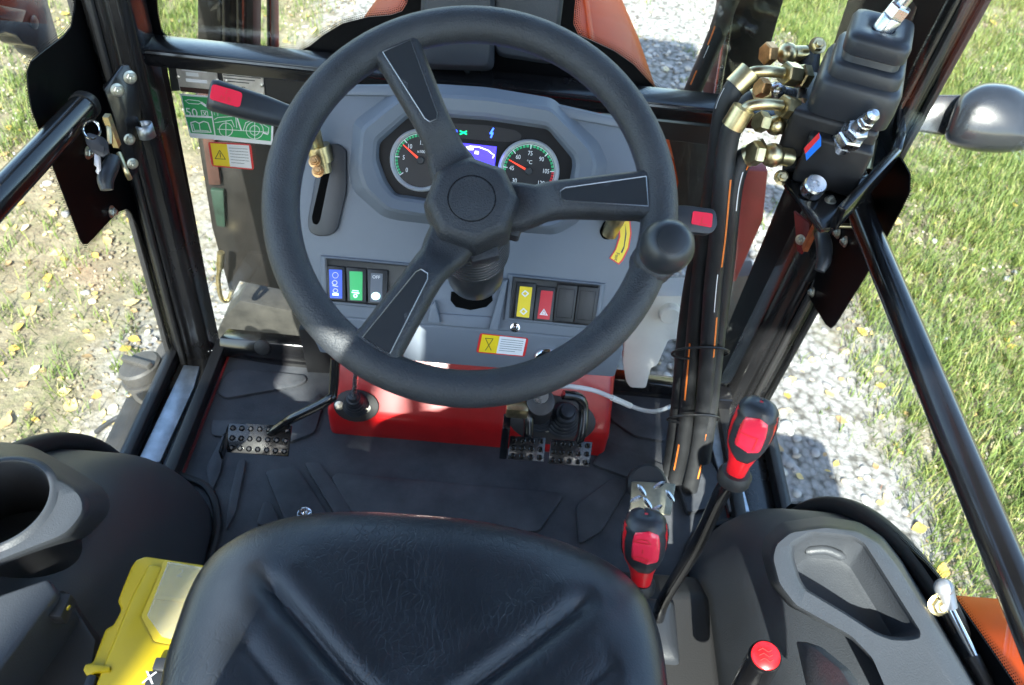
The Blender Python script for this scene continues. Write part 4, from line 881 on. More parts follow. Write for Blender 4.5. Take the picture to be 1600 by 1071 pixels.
r1, o1, fr1 = rocker(sbr, [(808, 441), (838, 444), (832, 501), (803.5, 497.5)], [(812.4, 447.6), (831.8, 449.2), (826.6, 497), (806.7, 494.7)], 'switch_yellow')
for cx, cy in ((820.5, 459), (818, 487)): gline([(cx-5, cy), (cx, cy-4.5), (cx+5, cy), (cx, cy+4.5)], .0009, 'white_print', o1, fr1, .0008, True)
r1, o1, fr1 = rocker(sbr, [(839, 447), (867.5, 450), (863, 503.5), (833.5, 501)], [(845.6, 454), (864.4, 455.5), (858.4, 500), (839.3, 498)], 'switch_red')
mb = MB(); mb.prism([fr1.hit(x, y, .0009) for x, y in ((843, 492), (850, 482.5), (856, 493.5))], fr1.n*-.0003); build(mb, 'hazard_triangle', 'label_white', o1); gline([(846.5, 490.6), (850, 485.6), (853, 491.5)], .0003, 'switch_red', o1, fr1, .0012, True)
for P in ([(871.5, 444.5), (902.5, 447.5), (895.5, 504), (864.5, 501.5)], [(904.5, 447.7), (935, 450.5), (927, 508), (897, 505)]):
    s_ = slab(D, P, .002, .008, 'blank_plate', 'dash_dark', sbr, bevel=.0008); c = sum((V(p) for p in P), V((0, 0)))/4
    gline([tuple(c+(V(p)-c)*.78) for p in P], .0003, 'frit_black', s_, D, .0084, True)
# steering column recess and screws, key switch, sticker
slab(D, [(682, 430), (792, 436), (786, 478), (765, 512), (672, 504), (668, 470)], .0005, .0016, 'column_recess', 'dash_grey', da, r=8)
mb = MB(); R = []
for P in ([(672, 478), (680, 470), (688, 506), (668, 505)], [(786, 440), (794, 436), (778, 517), (764, 516)]): mb = MB(); mb.prism(D.poly(P, .012), -D.n*.012); build(mb, 'recess_wall', 'dash_grey', da, bevel=.002)
slab(D, [(704, 470), (712, 480), (735, 485), (760, 480), (770, 470), (768, 458), (705, 456)], .002, .0024, 'column_hole_shade', 'opening_shade', da)  # flat sheet, the dark inside the hole painted in its colour
slab(D, [(680, 490), (772, 496), (766, 515), (674, 506)], .001, .004, 'recess_shelf', 'dash_grey', da, bevel=.001)
mb = MB()
for q in ((805, 512),): bolt(mb, D.hit(*q, .001), D.n, .0045)
build(mb, 'panel_screw', 'chrome', da)
w2, c2 = warn(D2, [(750, 521), (826, 529), (820, 558), (744, 551)], .40, da); tag(w2, 'yellow and white seat belt warning sticker on the lower panel')
gline([(c2.x-6, c2.y-9), (c2.x+3, c2.y+10)], .0005, 'ink', w2, D2, .0014); gline([(c2.x+6, c2.y-8), (c2.x-6, c2.y+10)], .0005, 'ink', w2, D2, .0014); gline([(c2.x-6, c2.y-9), (c2.x+6, c2.y-8)], .0005, 'ink', w2, D2, .0014)
mb = MB(); kc = D2.hit(854, 560); mb.lathe([(.021, 0), (.021, .004), (.018, .008), (.0135, .008), (.0135, .002)], kc, D2.n, 32); ks = build(mb, 'key_switch', 'chrome', da); mb = MB(); mb.lathe([(.0135, 0), (.0135, .004)], kc, D2.n, 24); build(mb, 'key_barrel', 'dash_dark', ks)
# hand throttle opening, its shade painted as a flat black sheet, with metal stub and curved yellow sticker
slab(D, [(936, 362), (944, 345), (956, 345), (955, 375), (942, 374)], .0004, .001, 'throttle_slot_shade', 'opening_shade', da, r=5)
th = thing('throttle_stub', 'short zinc throttle stub by the curved yellow sticker', 'lever', D.hit(952, 360))
mb = MB(); mb.lathe([(.0115, 0), (.0115, .02), (.013, .022), (.013, .04), (.010, .043)], D.hit(952, 366), (D.n*.55+D.v*.8+D.u*.15), 18); build(mb, 'throttle_boss', 'zinc', th)
arcP = [(985, 345), (987, 365), (983, 388), (974, 407), (967, 414), (952, 404), (961, 390), (967, 370), (966, 345)]
ys = slab(D, arcP, .0003, .0012, 'throttle_sticker', 'label_red', da); tag(ys, 'curved yellow throttle sticker with red edge')
cs = V((970, 380)); slab(D, [tuple(V(p)+(V(q)-V(p))*0) for p, q in zip([(983, 346), (984.5, 365), (981, 387), (972, 405), (966.5, 411.5), (954.5, 403.5), (963, 390), (969.5, 370), (968, 346)], arcP)], .0012, .0015, 'yellow_field', 'label_yellow', ys)
slab(D, [(977.5, 350), (979, 366), (975.5, 388), (972, 396), (970, 394.5), (974.5, 385), (977, 366)], .0015, .0018, 'black_wedge', 'ink', ys)
text('Fast', Fr(D.hit(963.5, 401), D.n), 0, 0, .0075, 'ink', ys, h=.002, rot=RAD(-97))

# shuttle lever on the left of the dash: slotted plate, zinc stub, black grip
sp = slab(D, [(482, 362), (480, 345), (500, 232), (510, 225), (530, 225), (541, 235), (541, 300), (527, 360), (515, 369), (495, 370)], .0, .006, 'slot_plate', 'boot_rubber', da, bevel=.002, r=8)
slab(D, [(489, 350), (487, 340), (505, 262), (517, 262), (500, 345), (496, 352)], .006, .0064, 'slot_shade', 'opening_shade', sp, r=4)  # thin sheet on the plate, shade of the opening painted black
sl_ = thing('shuttle_lever', 'black grip shuttle lever with red label left of the steering wheel', 'lever', D.hit(510, 270))
p0, p1_, p2_, p3_ = D.hit(508, 268), PD(498, 232, 1.08), PD(492, 205, 1.05), PD(478, 192, 1.03)
mb = MB(); mb.tube([p0, p1_+(p0-p1_)*.35], .012, 12); mb.tube([p1_+(p0-p1_)*.55, p1_-(p0-p1_)*.12], .0165, 16); build(mb, 'lever_clamp', 'zinc', sl_)
mb = MB(); mb.tube(spline([p1_, p2_, p3_, PD(455, 183, 1.02)], 5), .0075, 12); build(mb, 'lever_rod', 'zinc', sl_)
for q in ((492, 253), (497, 268)): build(bolt(MB(), PD(*q, 1.06), -FW, .0055), 'clamp_bolt', 'bronze', sl_)
a, b = PD(468, 188, 1.02), PD(326, 147, .97); d = (b-a).normalized(); gf = Fr(a, (-FW-d*(-FW).dot(d)), d)
def gsec(t, w, h): return [a+(b-a)*t+gf.v*p[0]*w+gf.n*p[1]*h for p in [tuple(q) for q in rpoly([(-1, -1, 0), (1, -1, 0), (1, 1, 0), (-1, 1, 0)], .75, 4)]]
mb = MB(); mb.loft([gsec(-.02, .011, .010), gsec(.1, .014, .013), gsec(.4, .0175, .015), gsec(.93, .019, .0165), gsec(.985, .0175, .015), gsec(1.0, .014, .012)]); gr_ = build(mb, 'grip', 'boot_rubber', sl_, smooth=50)
gtop = Fr(a+gf.n*.0165, gf.n, gf.u); gtop = Fr(PD(353, 140, .985)+(-FW)*.0, gf.n+(b-a)*.0, gf.u)
oo = (a+(b-a)*.83+gf.n*.0162); gtop = Fr(oo, gf.n, -gf.u); mb = MB(); mb.prism(rpoly(gtop.rect(-.018, -.0095, .018, .0095, .0008), .004, 3), -gtop.n*.003); rl = build(mb, 'red_label', 'red_label', gr_)
text('F\nN R', gtop, 0, 0, .008, 'label_red', rl, h=.0011)
# second small handle on the right of the dash
hr = thing('pto_handle', 'black handle with small red label behind the steering knob', 'lever', PD(1075, 350, 1.02))
hf = Fr(PD(1090, 343, 1.0), -FW, RT)
slab(hf, [(1030, 322), (1072, 321), (1118, 327), (1122, 352), (1112, 366), (1070, 362), (1030, 350)], -.022, 0, 'grip', 'boot_rubber', hr, bevel=.006, r=8)
q = slab(hf, [(1083, 330), (1114, 334), (1112, 356), (1080, 350)], 0, .0012, 'red_label', 'red_label', hr, r=3); gline([(1098, 340), (1095, 350), (1105, 351)], .0005, 'label_red', q, hf, .0016)

# ------------------------------------------------------------------ steering wheel
WC = V((.007, .604, .778)); WN = V((0, -math.cos(RAD(56.5)), math.sin(RAD(56.5)))); Wf = Fr(WC, WN)
sw = thing('steering_wheel', 'black three spoke steering wheel with spinner knob', 'steering wheel', WC)
RM, RT_ = .1825, .0178
mb = MB(); R = []
for k in range(96):
    a = 2*math.pi*k/96; d = Wf.u*math.cos(a)+Wf.v*math.sin(a)
    R.append([WC+d*(RM+RT_*math.cos(t))+WN*RT_*.97*math.sin(t) for t in [2*math.pi*j/24 for j in range(24)]])
R.append(R[0]); mb.loft(R, (0, 0)); build(mb, 'rim', 'wheel_rubber', sw, weld=1e-5, smooth=80)
def pol(x, y): u, v = Wf.uv(x, y); return math.atan2(v, u)
for px_ in ((618, 75), (1015, 306), (598, 532)):
    an = pol(*px_); d = Wf.u*math.cos(an)+Wf.v*math.sin(an); e = WN.cross(d); mb = MB(); R = []
    for r, w, ht, th_ in ((.186, .034, .008, .018), (.175, .0265, .0125, .022), (.16, .0220, .0128, .024), (.13, .0198, .0120, .025), (.10, .0172, .0105, .026), (.083, .0165, .009, .027), (.074, .017, .004, .026), (.063, .0185, -.008, .025), (.05, .0225, -.012, .024), (.03, .025, -.013, .024)):
        c = 0.0045; sec = [(-w, -th_), (-w-.001, -c*1.6), (-w+c*.6, -c*.35), (-w+c*1.4, 0), (w-c*1.4, 0), (w-c*.6, -c*.35), (w+.001, -c*1.6), (w, -th_)]
        R.append([WC+d*r+e*a+WN*(ht+b) for a, b in sec])
    mb.loft(R); s_ = build(mb, 'spoke', 'wheel_rubber', sw, smooth=60, bevel=0)
    lo = lambda r, w, h: WC+d*r+e*w+WN*h
    ip = [(.168, .0140, .0128), (.090, .0062, .0100), (.085, .0035, .0096), (.085, -.0035, .0096), (.090, -.0062, .0100), (.168, -.0140, .0128)]
    if px_[0] == 598: pass
    P = [lo(r, w, h+.0006) for r, w, h in ip]; mb = MB(); mb.prism(P, -WN*.002); build(mb, 'spoke_insert', 'wheel_insert', s_)
    P = [lo(r, w*1.06, h+.0008) for r, w, h in ip]+[lo(.168, .0148, .0136)]; mb = MB(); mb.tube(P, .0004, 6); build(mb, 'insert_trim', 'silver_line', s_)
# hub
hrot = RAD(8)
def oct_(r, h, n=8, rot=hrot): return [WC+(Wf.u*math.cos(rot+2*math.pi*k/n)+Wf.v*math.sin(rot+2*math.pi*k/n))*r+WN*h for k in range(n)]
mb = MB(); mb.loft([oct_(.044, -.050), oct_(.0482, -.038), oct_(.0475, -.010), oct_(.044, .0005), oct_(.037, .006)]); build(mb, 'hub', 'wheel_rubber', sw, bevel=.0025, seg=3)
mb = MB(); mb.lathe([(.0222, .0), (.0222, .0060), (.0216, .0066), (.0, .0068)], WC, WN, 40); build(mb, 'hub_cap', 'wheel_rubber', sw)
mb = MB(); mb.lathe([(.0232, .0055), (.0232, .0063), (.0224, .0063), (.0224, .0055)], WC, WN, 40, (0, 0)); build(mb, 'hub_groove', 'frit_black', sw)
for k in range(3):
    an = RAD(210+60*k)+.35; d = Wf.u*math.cos(an)+Wf.v*math.sin(an); mb = MB(); mb.box(WC+d*.0455-WN*.040, (.014, .030, .022), Matrix((d, WN.cross(d), WN)).transposed()); build(mb, 'hub_skirt', 'wheel_rubber', sw, bevel=.003)
# spinner knob
best = None
for k in range(200):
    an = RAD(-45+60*k/200); p = WC+(Wf.u*math.cos(an)+Wf.v*math.sin(an))*(RM+.003)+WN*.05
    d = p-CAM; w_ = d.dot(FW); q = V((800+FOC*d.dot(RT)/w_, 535.5-FOC*d.dot(UP)/w_)); e_ = (q-V((1058, 391))).length
    if best is None or e_ < best[0]: best = (e_, an, q)
an = best[1]; rp = WC+(Wf.u*math.cos(an)+Wf.v*math.sin(an))*(RM+.003)
mb = MB(); mb.lathe([(.012, .0), (.012, .022), (.017, .028), (.0222, .036), (.0246, .046), (.0246, .054), (.0222, .063), (.017, .0695), (.0125, .0718), (.0, .0722)], rp, WN, 36); build(mb, 'spinner_knob', 'wheel_insert', sw, smooth=60)
mb = MB(); mb.lathe([(.0126, .0712), (.0126, .0726), (.0117, .073), (.0, .073)], rp, WN, 32); build(mb, 'knob_cap', 'wheel_insert', sw)
mb = MB(); mb.lathe([(.022, -.016), (.022, .014), (.018, .018)], rp, WN, 24); build(mb, 'knob_clamp', 'wheel_rubber', sw, smooth=50)
# steering column gaiter
sg = thing('steering_column', 'black ribbed gaiter of the steering column below the hub', 'column', WC-WN*.2)
prof = [(.032, -.044)]
for k in range(12): h = -.047-.0112*k; prof += [(.0385+.0003*k, h), (.0392+.0003*k, h-.0026), (.0385+.0003*k, h-.0052), (.0318+.0003*k, h-.0075), (.0318+.0003*k, h-.0088)]
prof += [(.0385, -.182), (.038, -.30)]
mb = MB(); mb.lathe(prof, WC, WN, 36); build(mb, 'gaiter', 'gaiter_rubber', sg, smooth=50)

# ------------------------------------------------------------------ operator seat
def resample(P, n, closed=True):
    P = [V(p) for p in P]; Q = P+[P[0]] if closed else P; L_ = [0]
    for a, b in zip(Q, Q[1:]): L_.append(L_[-1]+(b-a).length)
    out = []; k = 0; m_ = n if closed else n-1
    for i in range(n):
        s = L_[-1]*i/m_
        while k < len(Q)-2 and L_[k+1] < s: k += 1
        t = (s-L_[k])/max(1e-9, L_[k+1]-L_[k]); out.append(Q[k]*(1-t)+Q[k+1]*t)
    return out
se = thing('operator_seat', 'black creased vinyl driver seat with moulded grooves', 'seat', (0, .2, 0))
ol = [(252, 1085), (262, 1035), (278, 985), (296, 935), (318, 895), (352, 860), (410, 829), (480, 811), (560, 804), (650, 806), (740, 815), (830, 836), (910, 866), (965, 897), (1003, 935), (1025, 985), (1036, 1035), (1042, 1085)]
W_ = [PZ(x, y, .475) for x, y in ol]; W_ = [V((p.x, p.y, 0)) for p in W_]
W_ = spline(W_, 5); W_ += [V((.245, .12, 0)), V((.235, -.02, 0)), V((-.235, -.02, 0)), V((-.24, .12, 0))]
oln = resample(W_, 300); cen = V((.015, .17, 0))
def seg_d(p, pts):
    best = 9; bt = 0; n = len(pts)-1; sd = 0
    for i in range(n):
        a, b = pts[i], pts[i+1]; ab = b-a; t = max(0, min(1, (p-a).dot(ab)/ab.length_squared)); q = a+ab*t; d = (p-q).length
        if d < best: best = d; bt = (i+t)/n; sd = ab.x*(p.y-q.y)-ab.y*(p.x-q.x)
    return best, bt, (1 if sd > 0 else -1)
GR = []
for pts, dep in (([(398, 884), (432, 930), (480, 985), (545, 1060), (640, 1160)], .013), ([(374, 1003), (410, 1048), (470, 1120)], .0045), ([(932, 930), (890, 962), (830, 1008), (755, 1062), (660, 1130)], .012), ([(965, 1040), (930, 1070), (880, 1110)], .004)):
    w = [PZ(x, y, .508) for x, y in pts]; w = spline([V((p.x, p.y, 0)) for p in w], 3); GR.append((w, dep))
def seat_z(p, s):
    z = .515
    if s > .74: t = min(1, (s-.74)/.26); z -= .040*(1-math.sqrt(max(0, 1-t*t)))
    z += .006*math.cos(min(1, abs(p.x)/.2)*math.pi)*-.8
    for w, dep in GR:
        d, t, sd = seg_d(p, w)
        tp = min(1, t*5)
        if d < .06:
            wd = .0085
            z -= dep*.8*tp*math.exp(-(d/wd)**1.5); z += dep*.26*tp*math.exp(-((d-.026)/.018)**2)
    return z
R = []
for s, z in ((.90, .34), (.965, .38), (.99, .43), (1.0, .46)): R.append([V((cen.x+(p.x-cen.x)*s, cen.y+(p.y-cen.y)*s, z)) for p in oln])
for k in range(80):
    s = 1-((k)/80)**1.0*.985; rr = []
    for p in oln: q = V((cen.x+(p.x-cen.x)*s, cen.y+(p.y-cen.y)*s, 0)); q.z = seat_z(q, s); rr.append(q)
    R.append(rr)
mb = MB(); mb.loft(R, (1, 1)); build(mb, 'cushion', 'vinyl', se, smooth=70)
mb = MB(); bk = []
for z, w, y0, y1 in ((.50, .20, -.12, -.02), (.62, .23, -.17, -.06), (.82, .23, -.22, -.12), (1.03, .21, -.26, -.17), (1.10, .14, -.265, -.19)):
    bk.append([V((p[0]*w, (y0+y1)/2+p[1]*(y1-y0)/2, z)) for p in [tuple(q) for q in rpoly([(-1, -1, 0), (1, -1, 0), (1, 1, 0), (-1, 1, 0)], .5, 5)]])
mb.loft(bk); build(mb, 'backrest', 'vinyl', se, smooth=60, bevel=.01)
mb = MB(); hr_ = []  # added headrest shape, out of view, blocks sun from the lower dash
for z, w, y0, y1 in ((1.13, .11, -.285, -.215), (1.16, .185, -.30, -.205), (1.32, .19, -.305, -.21), (1.385, .17, -.295, -.22), (1.40, .10, -.28, -.235)):
    hr_.append([V((p[0]*w, (y0+y1)/2+p[1]*(y1-y0)/2, z)) for p in [tuple(q) for q in rpoly([(-1, -1, 0), (1, -1, 0), (1, 1, 0), (-1, 1, 0)], .5, 5)]])
mb.loft(hr_); build(mb, 'sun_blocker', 'vinyl', se, smooth=60)
for sx_ in (-.06, .06): mb = MB(); mb.tube([V((sx_, -.235, 1.06)), V((sx_, -.25, 1.16))], .007, 10); build(mb, 'blocker_post', 'chrome', se)
mb = MB(); mb.box((0, .15, .17), (.30, .34, .30)); build(mb, 'seat_base', 'black_satin', se, bevel=.02)

# ------------------------------------------------------------------ inner wheel arch covers
def arch(s, label):
    t = thing('wheel_arch_cover', label, 'arch cover', (s*.5, .3, 0))
    yc, zc, r, f = .255, -.07, .475, .12; xi = .405
    prof = [(.02, xi), (r-f-.03, xi), (r-f, xi+.004)]
    for k in range(1, 9): a = math.pi/2*k/8; prof.append((r-f+f*math.sin(a), xi+.004+f*(1-math.cos(a))))
    prof += [(r, .60), (r-.01, .605), (r-.08, .606)]
    mb = MB(); mb.lathe([(a, b*s) for a, b in prof], (0, yc, zc), (1, 0, 0), 56, (0, 0), ref=(0, 1, 0), a0=-.05, a1=math.pi+.3)
    sh = build(mb, 'arch_shell', 'fender_plastic', t, smooth=60)
    # rubber bead where the shell meets floor and wall
    mb = MB(); P = [V((s*(xi-.002), yc+(r-f*.72)*math.cos(a)*1.09, zc+(r-f*.72)*math.sin(a)*1.0)) for a in [0.15+.0*k for k in range(1)]]
    ring = [V((s*(.603), yc+(r+.012)*math.cos(a), zc+(r+.012)*math.sin(a))) for a in [.1+2.2*k/30 for k in range(31)]]
    mb.tube(ring, .014, 10); build(mb, 'edge_seal', 'rubber', t)
    mb = MB(); mb.tube(spline([V((s*(xi+.10), yc+r+.002, .006)), V((s*(xi+.04), yc+r-.02, .006)), V((s*(xi+.005), yc+r-.075, .006)), V((s*(xi-.006), yc+r-.15, .006)), V((s*(xi-.006), yc+.1, .006))], 6), .007, 8); build(mb, 'floor_bead', 'rubber', t)
    return t
al = arch(-1, 'dark grey plastic wheel arch cover left of the seat')
ar = arch(1, 'dark grey plastic wheel arch cover right of the seat')
# left console with cup holder
cl_ = thing('side_console', 'dark grey console with round cup holder on the left arch', 'console', (-.5, .35, .3))
ctr = V((-10, 800))
cpz = lambda P, k, z: [PZ(*(ctr+(V(p)-ctr)*k), z) for p in P]
oc = resample([(p.x, p.y, 0) for p in rpoly([(-160, 740), (-40, 708), (35, 713), (88, 742), (136, 772), (140, 800), (112, 836), (0, 880), (-160, 950)], 18, 4)], 90); oc = [(p.x, p.y) for p in oc]
cc_ = PZ(-10, 783, .462); hole = lambda r, z: None
def circ_near(r, z):
    out = []
    for p in oc:
        w = PZ(p[0], p[1], .46); a = math.atan2(w.y-cc_.y, w.x-cc_.x); out.append(V((cc_.x+r*math.cos(a), cc_.y+r*math.sin(a), z)))
    return out
mb = MB(); mb.loft([cpz(oc, 1.22, .30), cpz(oc, 1.10, .38), cpz(oc, 1.03, .43), cpz(oc, .98, .45), cpz(oc, .93, .455), circ_near(.0625, .4555), circ_near(.059, .4595), circ_near(.0565, .4605), circ_near(.0548, .460), circ_near(.0540, .456)], (0, 0)); build(mb, 'console_body', 'fender_plastic', cl_, smooth=45)
mb = MB(); mb.lathe([(.0546, .4585), (.0535, .4575), (.047, .30), (.0, .298)], (cc_.x, cc_.y, 0), (0, 0, 1), 40, (0, 0)); build(mb, 'cup_shade_lining', 'black_satin', cl_, smooth=50)  # added lining, coloured black in place of shade inside the cup
mb = MB(); wz = .435; P = [PZ(x, y, wz) for x, y in ((-140, 985), (0, 928), (75, 902), (88, 925), (0, 1045), (-140, 1220))]
mb.prism(P, (0, 0, -.28)); q = build(mb, 'pocket', 'fender_plastic', cl_, bevel=.005, seg=3)
P2 = [(118, 905), (150, 985), (128, 1071), (60, 1120), (0, 1045), (88, 925)]
mb = MB(); mb.prism([PZ(x, y, .36) for x, y in ((84, 925), (100, 920), (150, 1000), (120, 1200), (-60, 1200), (0, 1060))], (0, 0, -.2)); build(mb, 'pocket_wall', 'dash_dark', cl_, bevel=.004)
mb = MB(); c = PZ(95, 951, .41); mb.box(c, (.018, .026, .02)); build(mb, 'clip', 'dash_dark', cl_, bevel=.002)
mb = MB(); mb.lathe([(.003, 0), (.003, .001), (.0015, .0015)], c+V((.009, 0, .004)), (1, -.3, .2), 10); build(mb, 'clip_rivet', 'chrome', cl_)
# right console with tray
cr_ = thing('side_console', 'dark grey console with deep oblong tray on the right arch', 'console', (.5, .35, .3))
ou = [(1203, 870), (1208, 848), (1232, 828), (1290, 820), (1340, 828), (1375, 848), (1402, 880), (1452, 958), (1530, 1085), (1600, 1210), (1460, 1240), (1388, 1085), (1365, 1032), (1330, 996), (1240, 946), (1214, 912)]
inn = [(1238, 872), (1238, 852), (1268, 835), (1300, 837), (1332, 841), (1350, 852), (1372, 886), (1405, 938), (1434, 984), (1433, 994), (1415, 998), (1390, 997), (1366, 988), (1320, 958), (1258, 921), (1248, 905)]
ou = rpoly(ou, 8, 3); inn = rpoly(inn, 6, 3); co = V((1320, 930)); ci = V((1335, 920))
RZ = lambda Q, c, k, z: [PZ(*(c+(p-c)*k), z) for p in Q]
mb = MB(); R = [RZ(ou, co, 1.12, .30), RZ(ou, co, 1.05, .40), RZ(ou, co, 1.01, .445), RZ(ou, co, .985, .457), RZ(ou, co, .955, .462), RZ(inn, ci, 1.05, .462), RZ(inn, ci, 1.0, .458), RZ(inn, ci, .97, .448)]
top_i = [PZ(p.x, p.y, .448) for p in inn]; cw = PZ(ci.x, ci.y, .448)
R.append([V((cw.x+(p.x-cw.x)*.90, cw.y+(p.y-cw.y)*.90, .425)) for p in top_i]); R.append([V((cw.x+(p.x-cw.x)*.82, cw.y+(p.y-cw.y)*.82, .412)) for p in top_i]); R.append([V((cw.x+(p.x-cw.x)*.70, cw.y+(p.y-cw.y)*.70, .409)) for p in top_i])
mb.loft(R, (0, 1)); build(mb, 'console_body', 'fender_plastic', cr_, smooth=40)
a, b = PZ(1258, 862, .425), PZ(1320, 872, .425); mb = MB(); mb.tube(spline([a, (a+b)/2+V((0, .004, .004)), b], 5), [.003]+[.0055]*9+[.003], 10); build(mb, 'tray_ridge', 'fender_plastic', cr_)
il = Fr((.4025, 0, 0), (-1, 0, 0), (0, -1, 0)); 
mb = MB(); P = rpoly([(1243, 1001, 0), (1270, 1010, 0), (1312, 1045, 0), (1345, 1095, 0), (1360, 1150, 0), (1280, 1150, 0), (1262, 1085, 0)], 6, 3)
mb.prism([il.hit(p.x, p.y, .003) for p in P], il.n*-.01); build(mb, 'side_inlay', 'fender_inlay', cr_, bevel=.0015)
sg_ = thing('gap_block', 'added low black block darkening the gap between seat and right arch', 'console', (.32, .3, 0))  # added block, black so the sunlit gap beside the seat stays dark
mb = MB(); mb.loft([[V((x, y, z)) for x, y in ((.262, -.25), (.40, -.25), (.40, y1), (.262, y1))] for z, y1 in ((0, .60), (.10, .57), (.14, .52))]); build(mb, 'dark_fill', 'rubber', sg_, bevel=.012, seg=3)
mb = MB(); mb.loft([[V((.31+.035*a, .46+.05*b, z)) for a, b in ((-k, -k), (k, -k), (k, k), (-k, k))] for z, k in ((.13, 1.), (.15, .9), (.16, .5))]); build(mb, 'lever_gaiter', 'boot_rubber', sg_, bevel=.006)
# ------------------------------------------------------------------ yellow tool case
tcz = .40; Tf = Fr((0, 0, tcz), (0, 0, 1))
tk = thing('tool_case', 'yellow plastic organiser case with clear lid wedged left of the seat', 'tool case', PZ(230, 960, .3))
body = [(183, 939), (190, 920), (204, 886), (212, 874), (227, 868.5), (330, 884), (420, 900), (400, 1000), (330, 1130), (110, 1130), (148, 1071), (135, 1056), (129, 1047), (133, 1037), (144, 1035), (164, 982), (176, 976), (184, 962), (189, 951)]
slab(Tf, body, -.07, -.006, 'case_body', 'yellow_plastic', tk, bevel=.004, seg=3)
slab(Tf, [(232, 880), (256, 884), (222, 962), (241, 1001), (290, 1010), (330, 1015), (300, 1130), (125, 1130), (168, 1020), (205, 930)], -.008, 0, 'case_top', 'yellow_plastic', tk, bevel=.004, seg=3)
rim_o = [(256, 874), (345, 888), (400, 905), (360, 1020), (273, 1009), (240, 1003), (219, 963)]
slab(Tf, rim_o, -.012, -.001, 'lid_rim', 'yellow_plastic', tk, bevel=.002)
lid = slab(Tf, [(262, 877), (345, 891), (390, 908), (350, 1010), (273, 999), (252, 994), (229, 961)], -.001, .003, 'clear_lid', 'clear_lid', tk, bevel=.001)
slab(Tf, [(243, 930), (310, 938), (308, 944), (241, 936)], -.001, -.0002, 'divider', 'yellow_plastic', tk)
text('2', Fr(Tf.hit(283, 898), Tf.n), 0, 0, .014, 'clear_lid', lid, h=.0034)
lt = slab(Tf, [(243, 1026), (268, 1028), (262, 1050), (236, 1046)], -.003, .012, 'latch_hinge', 'dash_dark', tk, bevel=.002)
lt = slab(Tf, [(232, 1047), (268, 1052), (250, 1130), (205, 1130)], -.003, .009, 'latch', 'dash_dark', tk, bevel=.002)
text('X', Fr(Tf.hit(237, 1065), Tf.n), 0, 0, .017, 'label_white', lt, h=.0095)
slab(Tf, [(136, 1052), (151, 1055), (138, 1100), (120, 1100)], -.02, .002, 'latch', 'dash_dark', tk, bevel=.002)
slab(Tf, [(133, 1037), (172, 1040), (172, 1049), (150, 1050), (136, 1056), (129, 1047)], -.006, .003, 'latch_tab', 'yellow_plastic', tk, bevel=.002)

